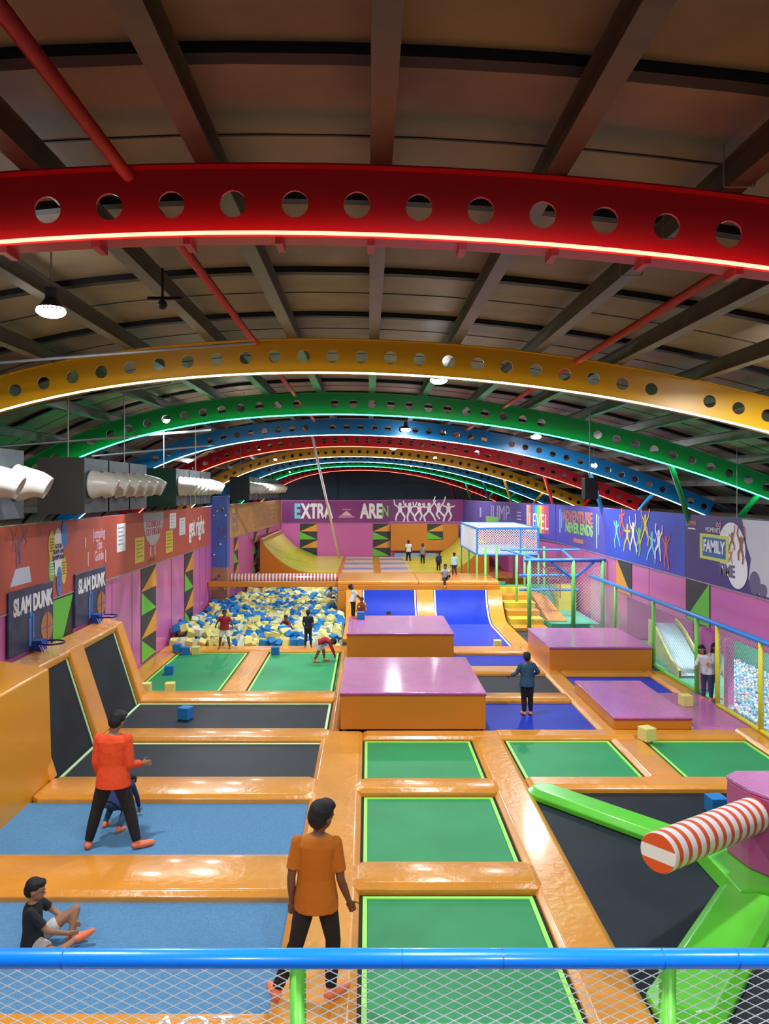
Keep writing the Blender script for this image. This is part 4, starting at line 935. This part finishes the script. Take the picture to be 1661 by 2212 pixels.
# foreground rail and net
t = thing('balcony_railing', 'thick blue tube railing with white diamond net and green posts in the foreground', 'railing', (0, 2.07, 2.05))
bm = BM(); tube(bm, (-2.6, 0, .89), (2.6, 0, .89), .025, 24); obj('top_rail', bm, M_blue, t, smooth=True)
for x in (-.875, .105, 1.25, -.24+.0):
    pass
for x in (-1.19, -.19, .81, 1.81):
    bm = BM(); tube(bm, (x, 0.01, 0), (x, 0.01, .875), .0225, 20); obj('green_post', bm, M_gpost, t, smooth=True)
rail_ = [c for c in t.children if c.name.startswith('top_rail')][0]
for x in (-.82, .09, .36, .79, .99): bm = BM(); tube(bm, (x, 0, .89), (x+.003, 0, .89), .0256, 24); obj('rail_joint', bm, mat('blue_joint', (.003, .12, .6), .4), rail_)
bm = BM(); net(bm, frame((-2.4, .0, .02), (1, 0, 0), (0, 0, 1)), 4.8, .86, .056, .027, .0013); obj('diamond_net', bm, M_rope, t)

# ================================================================== PEOPLE
def loft(bm, rings, seg=16):
    prev = None
    for c, rx, ry, xa, ya in rings:
        xa = Vector(xa).normalized(); ya = Vector(ya).normalized(); c = Vector(c)
        cur = [bm.verts.new(c+xa*rx*math.cos(2*PI*i/seg)+ya*ry*math.sin(2*PI*i/seg)) for i in range(seg)]
        if prev:
            for i in range(seg): bm.faces.new((prev[i], prev[(i+1) % seg], cur[(i+1) % seg], cur[i]))
        else: bm.faces.new(cur[::-1])
        prev = cur
    bm.faces.new(prev)
def limb(bm, pts, rads, seg=12, endballs=True):
    for (a, ra), (b, rb_) in zip(zip(pts, rads), list(zip(pts, rads))[1:]):
        tube(bm, a, b, ra, seg, r2=rb_)
    n_ = len(pts)
    for i, (p, r) in enumerate(zip(pts, rads)):
        if endballs or 0 < i < n_-1: ball(bm, p, r*1.0, seg, 8)
def lerp(a, b, t): return Vector(a)*(1-t)+Vector(b)*t
def remesh(o, vox, it=3):
    m = o.modifiers.new('remesh', 'REMESH'); m.mode = 'VOXEL'; m.voxel_size = vox; m.use_smooth_shade = True
    s = o.modifiers.new('smooth', 'SMOOTH'); s.iterations = it; s.factor = .5
def person(label, loc, h, rz=0, J=None, shirt=((.5, .5, .5), 'short'), pants=((.01, .01, .012), 'long'), hair='short', sock=M_sock, look=0, vox=.012, head=1.0, skin=M_skin, fit=1.0, hem=None, group=None):
    K = {'pel': (0, 0, .52), 'chest': (0, 0, .72), 'neck': (0, 0, .835), 'head': (0, .01, .925),
         'shL': (-.105, 0, .8), 'elL': (-.135, -.01, .63), 'wrL': (-.14, .04, .48), 'shR': (.105, 0, .8), 'elR': (.135, -.01, .63), 'wrR': (.14, .04, .48),
         'hpL': (-.05, 0, .5), 'knL': (-.06, .01, .27), 'anL': (-.065, 0, .045), 'hpR': (.05, 0, .5), 'knR': (.06, .01, .27), 'anR': (.065, 0, .045),
         'toL': (-.01, .1, -.025), 'toR': (.01, .1, -.025), 'haL': (0, .02, -.1), 'haR': (0, .02, -.1)}
    if J: K.update(J)
    S = lambda k: Vector(K[k])*h
    t = thing('person', label, 'person', loc, rz, group)
    g = h*fit
    X = Vector((1, 0, 0))
    sp = (S('neck')-S('pel')).normalized(); side = (S('shR')-S('shL')).normalized(); fwd = sp.cross(side).normalized()*-1
    fw = side.cross(sp)*-1; fw = fw.normalized()
    def torso(bm, k, z0=-1.0, z1=1.1, rr=((-.06, .075, .06), (.0, .088, .062), (.3, .078, .055), (.6, .092, .062), (.82, .1, .058), (.94, .07, .045), (1.0, .035, .035))):
        rings = []
        for s, rx, ry in rr:
            if s < z0 or s > z1: continue
            c = S('pel').lerp(S('chest'), s/.62) if s < .62 else S('chest').lerp(S('neck'), (s-.62)/.38)
            rings.append((c, rx*g*k, ry*g*k, side, fw))
        loft(bm, rings)
    # ---- body
    bm = BM(); torso(bm, 1)
    limb(bm, [S('neck')-sp*.03*h, S('neck'), lerp(S('neck'), S('head'), .55)], [.036*g, .032*g, .03*g])
    hd = S('head'); R = Euler((0, 0, look)); hs = h*head
    up = (S('head')-S('neck')).normalized(); q = Vector((0, 0, 1)).rotation_difference(up)
    HR = (q.to_matrix() @ R.to_matrix())
    def hp(v): return hd+HR @ (Vector(v)*hs)
    def hball(bm, v, r, seg=14): 
        M = Matrix.Translation(hp(v)) @ HR.to_4x4() @ Matrix.Diagonal((r[0]*hs, r[1]*hs, r[2]*hs, 1)); bmesh.ops.create_uvsphere(bm, u_segments=seg, v_segments=10, radius=1, matrix=M)
    hball(bm, (0, 0, .012), (.048, .056, .054)); hball(bm, (0, .012, -.02), (.038, .042, .045)); hball(bm, (0, .03, -.045), (.02, .02, .018))
    hball(bm, (0, .058, -.008), (.008, .012, .014), 8); hball(bm, (0, .053, -.035), (.016, .008, .007), 8)
    for s in (-1, 1): hball(bm, (s*.049, 0, -.006), (.007, .012, .017), 8)
    for s in 'LR':
        limb(bm, [S('sh'+s), lerp(S('sh'+s), S('el'+s), .5), S('el'+s), lerp(S('el'+s), S('wr'+s), .35), S('wr'+s)], [.032*g, .028*g, .023*g, .0235*g, .0155*g])
        w = S('wr'+s); hv = Vector(K['ha'+s]).normalized(); pr_ = hv.cross(fw if abs(hv.dot(fw)) < .9 else side)
        if pr_.length < .01: pr_ = side
        pr_.normalize(); nr = hv.cross(pr_).normalized(); sg = -1 if s == 'L' else 1
        if nr.dot(side)*sg > 0: pass
        M = Matrix((pr_, nr, hv)).transposed().to_4x4(); M.translation = w+hv*.03*h
        Mh = M @ Matrix.Diagonal((.024*h, .011*h, .03*h, 1)); bmesh.ops.create_uvsphere(bm, u_segments=12, v_segments=8, radius=1, matrix=Mh)
        fr = max(.0052*h, vox*.7)
        for f in range(4):
            o_ = (f-1.5)*.0115*h; L_ = (.036, .042, .04, .031)[f]*h; b0 = w+hv*.045*h+pr_*o_; cu = nr*(-.3 if s == 'L' else .3)
            k1 = b0+(hv+cu*.3).normalized()*L_*.5; k2 = k1+(hv+cu*1.8).normalized()*L_*.5
            limb(bm, [b0, k1, k2], [fr, fr*.95, fr*.8], 8)
        b0 = w+hv*.02*h+pr_*.018*h; k1 = b0+(hv*.7+pr_).normalized()*.022*h; k2 = k1+(hv+pr_*.3).normalized()*.02*h; limb(bm, [b0, k1, k2], [fr*1.15, fr, fr*.85], 8)
        limb(bm, [S('hp'+s), lerp(S('hp'+s), S('kn'+s), .4), S('kn'+s), lerp(S('kn'+s), S('an'+s), .35), S('an'+s)], [.054*g, .048*g, .034*g, .033*g, .021*g])
        a = S('an'+s); tv = Vector(K['to'+s])*h; limb(bm, [a-tv.normalized()*.015*h-Vector((0, 0, .018*h)), a+tv*.5-Vector((0, 0, .012*h)), a+tv], [.02*h, .022*h, .016*h])
    bmesh.ops.recalc_face_normals(bm, faces=bm.faces)
    o = bodyo = obj('body', bm, skin, t, smooth=True); remesh(o, vox, 2)
    # ---- hair
    bm = BM()
    hball(bm, (0, -.012, .026), (.055, .058, .05)); hball(bm, (0, -.03, .0), (.05, .042, .055)); hball(bm, (0, .022, .05), (.044, .034, .024))
    if hair == 'long': hball(bm, (0, -.035, -.06), (.05, .028, .08)); hball(bm, (-.04, -.005, -.03), (.015, .03, .06)); hball(bm, (.04, -.005, -.03), (.015, .03, .06))
    o = obj('hair', bm, M_hair, t, smooth=True); remesh(o, vox, 2)
    bm = BM(); [hball(bm, (s*.019, .052, .004), (.006, .005, .004), 8) for s in (-1, 1)]; obj('eyes', bm, M_eye, bodyo)
    # ---- shirt
    sc, sl = shirt
    ms = mat('cloth_%d_%d_%d' % tuple(int(c*255) for c in sc), sc, .85, bump=.5, bscale=9)
    bm = BM(); hm = -.12 if hem is None else hem
    torso(bm, 1.14, rr=((hm, .106, .08), (-.02, .104, .076), (.3, .088, .062), (.6, .094, .063), (.82, .1, .06), (.93, .075, .048), (.985, .04, .038)))
    for s in 'LR':
        if sl == 'short': pts = [S('sh'+s), lerp(S('sh'+s), S('el'+s), .75)]; rd = [.034*g, .037*g]
        else: pts = [S('sh'+s), S('el'+s), lerp(S('el'+s), S('wr'+s), .95)]; rd = [.035*g, .031*g, .025*g]
        limb(bm, pts, rd, 14, False); ball(bm, pts[0], rd[0], 12, 8)
    bmesh.ops.recalc_face_normals(bm, faces=bm.faces)
    o = obj('shirt', bm, ms, t, smooth=True); remesh(o, vox*1.0, 3)
    # ---- trousers
    pc, pl = pants
    mp_ = mat('cloth_%d_%d_%d' % tuple(int(c*255) for c in pc), pc, .85, bump=.4, bscale=9)
    bm = BM(); ball(bm, S('pel')-sp*.01*h, (.09*g, .072*g, .065*g), 14, 10)
    for s in 'LR':
        kk = lerp(S('hp'+s), S('kn'+s), .5 if pl == 'brief' else .85)
        if pl == 'long': pts = [S('hp'+s), lerp(S('hp'+s), S('kn'+s), .4), S('kn'+s), lerp(S('kn'+s), S('an'+s), .35), lerp(S('kn'+s), S('an'+s), .93)]; rd = [.058*g, .054*g, .042*g, .04*g, .03*g]
        else: pts = [S('hp'+s), lerp(S('hp'+s), S('kn'+s), .4), kk]; rd = [.063*g, .06*g, .055*g]
        limb(bm, pts, rd, 14, False); ball(bm, pts[0], rd[0], 12, 8)
    bmesh.ops.recalc_face_normals(bm, faces=bm.faces)
    o = obj('trousers' if pl == 'long' else 'shorts', bm, mp_, t, smooth=True); remesh(o, vox, 2)
    # ---- socks
    if sock:
        for s in 'LR':
            bm = BM(); a = S('an'+s); tv = Vector(K['to'+s])*h
            limb(bm, [a-tv.normalized()*.015*h-Vector((0, 0, .018*h)), a+tv*.5-Vector((0, 0, .01*h)), a+tv*1.03], [.026*h, .027*h, .021*h]); limb(bm, [a, lerp(a, S('kn'+s), .12)], [.026*h, .026*h])
            o = obj('sock', bm, sock, t, smooth=True); remesh(o, vox, 1)
    return t
BLK = (.008, .008, .01)
# walking teen in orange, nearest
person('person in orange t-shirt and black trousers walking away along the orange pad', (-.43, 6.37, 0), 1.63, 0,
       {'anR': (.075, -.02, .05), 'knR': (.085, .03, .28), 'anL': (-.2, -.03, .055), 'knL': (-.1, -.01, .28), 'toR': (.075, .07, -.02), 'toL': (-.04, .08, -.025),
        'head': (.03, .0, .925), 'neck': (.012, 0, .835), 'elR': (.125, .0, .6), 'wrR': (.165, .06, .46), 'haR': (.03, .06, -.1), 'elL': (-.125, -.02, .62), 'wrL': (-.125, .02, .48), 'shL': (-.095, 0, .795), 'shR': (.1, 0, .79)},
       ((.46, .13, .003), 'short'), (BLK, 'long'), look=-.75, vox=.0085, fit=.95, hem=-.2, head=1.12)
person('person in orange red long sleeved top standing with legs apart on the light blue mat', (-3.05, 9.2, ZM), 1.64, 0,
       {'anL': (-.175, -.02, .045), 'knL': (-.12, .0, .27), 'anR': (.18, -.02, .045), 'knR': (.12, .0, .27), 'toR': (.09, .05, -.02), 'toL': (-.02, .09, -.02), 'elR': (.125, -.01, .61), 'wrR': (.175, .08, .585), 'haR': (.1, .04, .0),
        'elL': (-.125, 0, .62), 'wrL': (-.12, .07, .5), 'head': (.025, .02, .92), 'pel': (0, 0, .5), 'hpL': (-.055, 0, .48), 'hpR': (.055, 0, .48)},
       ((.75, .07, .012), 'long'), (BLK, 'long'), look=-.4, vox=.0095, fit=1.06, hem=-.14, head=1.05, skin=M_skin2)
person('child in navy clothes crouching behind the legs of the person in orange red', (-3.2, 9.85, ZM), 1.05, -.35,
       {'pel': (0, -.12, .3), 'chest': (0, .06, .42), 'neck': (0, .17, .46), 'head': (0, .25, .45), 'shL': (-.1, .14, .44), 'shR': (.1, .14, .44), 'elL': (-.12, .2, .28), 'elR': (.12, .2, .28), 'wrL': (-.11, .26, .12), 'wrR': (.11, .26, .12),
        'hpL': (-.05, -.12, .28), 'hpR': (.05, -.12, .28), 'knL': (-.1, .02, .22), 'knR': (.1, .02, .22), 'anL': (-.09, -.14, .045), 'anR': (.16, -.2, .045)}, ((.015, .03, .13), 'long'), ((.02, .06, .12), 'long'), vox=.012)
person('child in black t-shirt sitting on the front light blue mat', (-3.12, 7.15, ZM), 1.22, -PI/2+.25,
       {'pel': (0, -.0, .07), 'chest': (0, .0, .26), 'neck': (0, .0, .37), 'head': (0.0, .02, .455), 'shL': (-.1, .01, .34), 'shR': (.1, .0, .34), 'elL': (-.12, .13, .22), 'elR': (.12, .12, .19), 'wrL': (-.06, .27, .14), 'wrR': (.06, .26, .12), 'haL': (.03, .1, -.02), 'haR': (-.03, .1, -.02),
        'hpL': (-.05, .03, .06), 'hpR': (.05, .03, .06), 'knL': (-.1, .3, .22), 'anL': (-.02, .27, .06), 'toL': (.0, .1, .0), 'knR': (.2, .2, .05), 'anR': (.04, .33, .07), 'toR': (-.01, .1, .03)},
       ((.008, .012, .014), 'short'), ((.5, .48, .45), 'brief'), vox=.009, skin=M_skin2, head=1.2, look=-.2)
person('child in dark blue jacket and black trousers on the royal blue trampoline', (3.02, 14.6, ZM), 1.2, .15,
       {'elL': (-.16, .03, .67), 'wrL': (-.24, .07, .62), 'haL': (-.1, .03, -.02), 'elR': (.19, .0, .68), 'wrR': (.13, .09, .62), 'anL': (-.045, .0, .05), 'anR': (.06, .0, .05), 'knL': (-.045, .02, .27)},
       ((.02, .07, .13), 'long'), (BLK, 'long'), vox=.011, fit=1.05, head=1.1, hem=-.18)
person('child in dark red t-shirt and white shorts on the foam pit edge', (-3.8, 20.35, .02), 1.03, PI,
       {'elL': (-.18, .0, .68), 'wrL': (-.21, .02, .57), 'elR': (.18, .0, .68), 'wrR': (.22, .02, .6), 'anL': (-.13, 0, .045), 'anR': (.13, 0, .045), 'knL': (-.1, .03, .27), 'knR': (.1, .03, .27)}, ((.3, .01, .02), 'short'), ((.7, .7, .7), 'short'), sock=None, vox=.012, fit=1.1, head=1.15)
person('child in navy clothes standing on the foam pit edge', (-1.6, 20.5, .02), 1.0, 0, {'anL': (-.08, 0, .045), 'anR': (.08, 0, .045), 'wrL': (-.1, .08, .52), 'wrR': (.12, .08, .6)}, ((.006, .008, .03), 'short'), ((.008, .012, .035), 'long'), vox=.012, fit=.95, head=1.15, sock=None)
person('child in red shirt and grey white trousers bending forward on the green trampoline', (-1.18, 19.2, ZM), 1.05, -PI/2,
       {'pel': (0, -.03, .45), 'chest': (0, .1, .52), 'neck': (0, .21, .5), 'head': (0, .29, .48), 'shL': (-.1, .19, .49), 'shR': (.1, .19, .49), 'elL': (-.12, .25, .33), 'elR': (.12, .27, .33), 'wrL': (-.12, .32, .18), 'wrR': (.12, .33, .18), 'hpL': (-.05, -.03, .43), 'hpR': (.05, -.03, .43),
        'knL': (-.07, .06, .25), 'knR': (.07, -.05, .25), 'anL': (-.08, .08, .045), 'anR': (.08, -.15, .045)}, ((.36, .01, .04), 'long'), ((.5, .52, .5), 'short'), vox=.012, fit=1.1, head=1.15)
LIE = {'pel': (0, -.1, .1), 'chest': (0, .0, .25), 'neck': (0, .06, .36), 'head': (0, .07, .44), 'shL': (-.1, .05, .32), 'shR': (.1, .05, .32), 'elL': (-.17, .1, .22), 'elR': (.17, .1, .22), 'wrL': (-.18, .2, .2), 'wrR': (.18, .2, .2),
       'hpL': (-.05, -.06, .08), 'hpR': (.05, -.06, .08), 'knL': (-.08, .18, .14), 'knR': (.08, .18, .14), 'anL': (-.07, .36, .045), 'anR': (.07, .36, .045)}
person('child in dark red top half sunk in the foam cubes in the pit centre', (-2.45, 23.3, -.08), 1.0, PI*.8, dict(LIE), ((.22, .01, .02), 'short'), ((.1, .02, .03), 'long'), vox=.016, head=1.15)
person('child in pale top lying in the foam cubes at the rear right of the pit', (-1.45, 29.3, .0), 1.05, PI*1.2, dict(LIE), ((.4, .35, .35), 'short'), ((.1, .05, .1), 'long'), vox=.018, head=1.15)
person('child in white top and black trousers leaning forward on the rear pink block', (-.42, 21.35, .66), 1.0, -PI/2+.3,
       {'pel': (0, -.02, .5), 'chest': (0, .05, .67), 'neck': (0, -.02, .79), 'head': (0, -.05, .87), 'shL': (-.1, .0, .76), 'shR': (.1, .0, .76), 'elL': (-.13, .1, .62), 'elR': (.13, .12, .62), 'wrL': (-.12, .2, .55), 'wrR': (.12, .22, .5)}, ((.55, .68, .7), 'short'), (BLK, 'long'), vox=.013, fit=1.1, head=1.15)
person('child in orange brown clothes crouching beside the one in white on the pink block', (-.16, 21.6, .66), .9, PI*.9,
       {'pel': (0, -.1, .2), 'chest': (0, -.02, .36), 'neck': (0, .04, .46), 'head': (0, .06, .54), 'shL': (-.1, .03, .42), 'shR': (.1, .03, .42), 'elL': (-.13, .12, .32), 'elR': (.13, .12, .32), 'wrL': (-.1, .2, .24), 'wrR': (.1, .2, .24),
        'hpL': (-.05, -.08, .18), 'hpR': (.05, -.08, .18), 'knL': (-.09, .08, .26), 'knR': (.09, .08, .26), 'anL': (-.08, .0, .045), 'anR': (.08, .0, .045)}, ((.6, .2, .05), 'short'), ((.3, .1, .2), 'long'), vox=.014, head=1.15)
person('child sitting on the left curved blue trampoline, only the head visible', (.62, 23.2, ZM), 1.25, PI, dict(LIE), ((.5, .5, .5), 'short'), ((.1, .1, .12), 'long'), vox=.018, head=1.1)
person('child in white shirt and black trousers standing at the back before the orange pad', (2.14, 40.7, ZR), 1.18, .1, {'anL': (-.09, 0, .045), 'anR': (.09, 0, .045)}, ((.65, .65, .65), 'short'), (BLK, 'long'), vox=.02, head=1.1)
person('child with long hair and grey top on the rear deck beside the one in white', (2.8, 39.4, ZR), 1.1, PI*.9, None, ((.3, .28, .3), 'short'), (BLK, 'long'), hair='long', vox=.02, head=1.1)
person('child in dark navy clothes leaning near the group on the rear deck', (3.3, 36.0, ZR), .95, -.5, {'chest': (0, .05, .7), 'neck': (0, .1, .8), 'head': (0, .13, .88), 'shL': (-.1, .08, .77), 'shR': (.1, .08, .77)}, ((.01, .015, .06), 'long'), (BLK, 'long'), vox=.018, head=1.1)
person('child in grey and black sitting on the platform edge with one leg hanging', (2.62, 26.15, ZP-.0), 1.05, PI,
       {'pel': (0, 0, .07), 'chest': (0, .03, .26), 'neck': (0, .06, .37), 'head': (0, .08, .455), 'shL': (-.1, .05, .34), 'shR': (.1, .05, .34), 'elL': (-.13, .12, .22), 'elR': (.13, .12, .22), 'wrL': (-.1, .2, .14), 'wrR': (.1, .2, .14),
        'hpL': (-.05, .03, .06), 'hpR': (.05, .03, .06), 'knL': (-.12, .2, .16), 'anL': (-.08, .12, .03), 'knR': (.05, .34, .06), 'anR': (.05, .4, -.15)}, ((.25, .27, .27), 'short'), (BLK, 'long'), vox=.015, head=1.1)
person('child in teal and white top standing on the platform beside the seated one', (3.05, 27.2, ZP), .85, .3, {'anL': (-.06, 0, .045), 'anR': (.1, 0, .045)}, ((.25, .4, .42), 'long'), ((.01, .015, .04), 'long'), vox=.014, head=1.15)
person('girl with dark hair and white top leaning in the fence opening at right', (6.82, 15.45, -.02), 1.15, PI*.75,
       {'chest': (.03, .04, .72), 'neck': (.05, .08, .82), 'head': (.06, .1, .9), 'elL': (-.15, .1, .7), 'wrL': (-.1, .22, .72), 'elR': (.14, .1, .68), 'wrR': (.12, .2, .62)}, ((.6, .6, .62), 'long'), ((.03, .04, .09), 'long'), hair='long', vox=.013, skin=M_skin2, head=1.1)
person('girl in pale yellow top behind the yellow fence post at right', (7.03, 15.6, -.02), 1.12, PI*1.1, None, ((.6, .6, .35), 'long'), ((.05, .08, .15), 'long'), hair='long', vox=.013, skin=M_skin2, head=1.1)
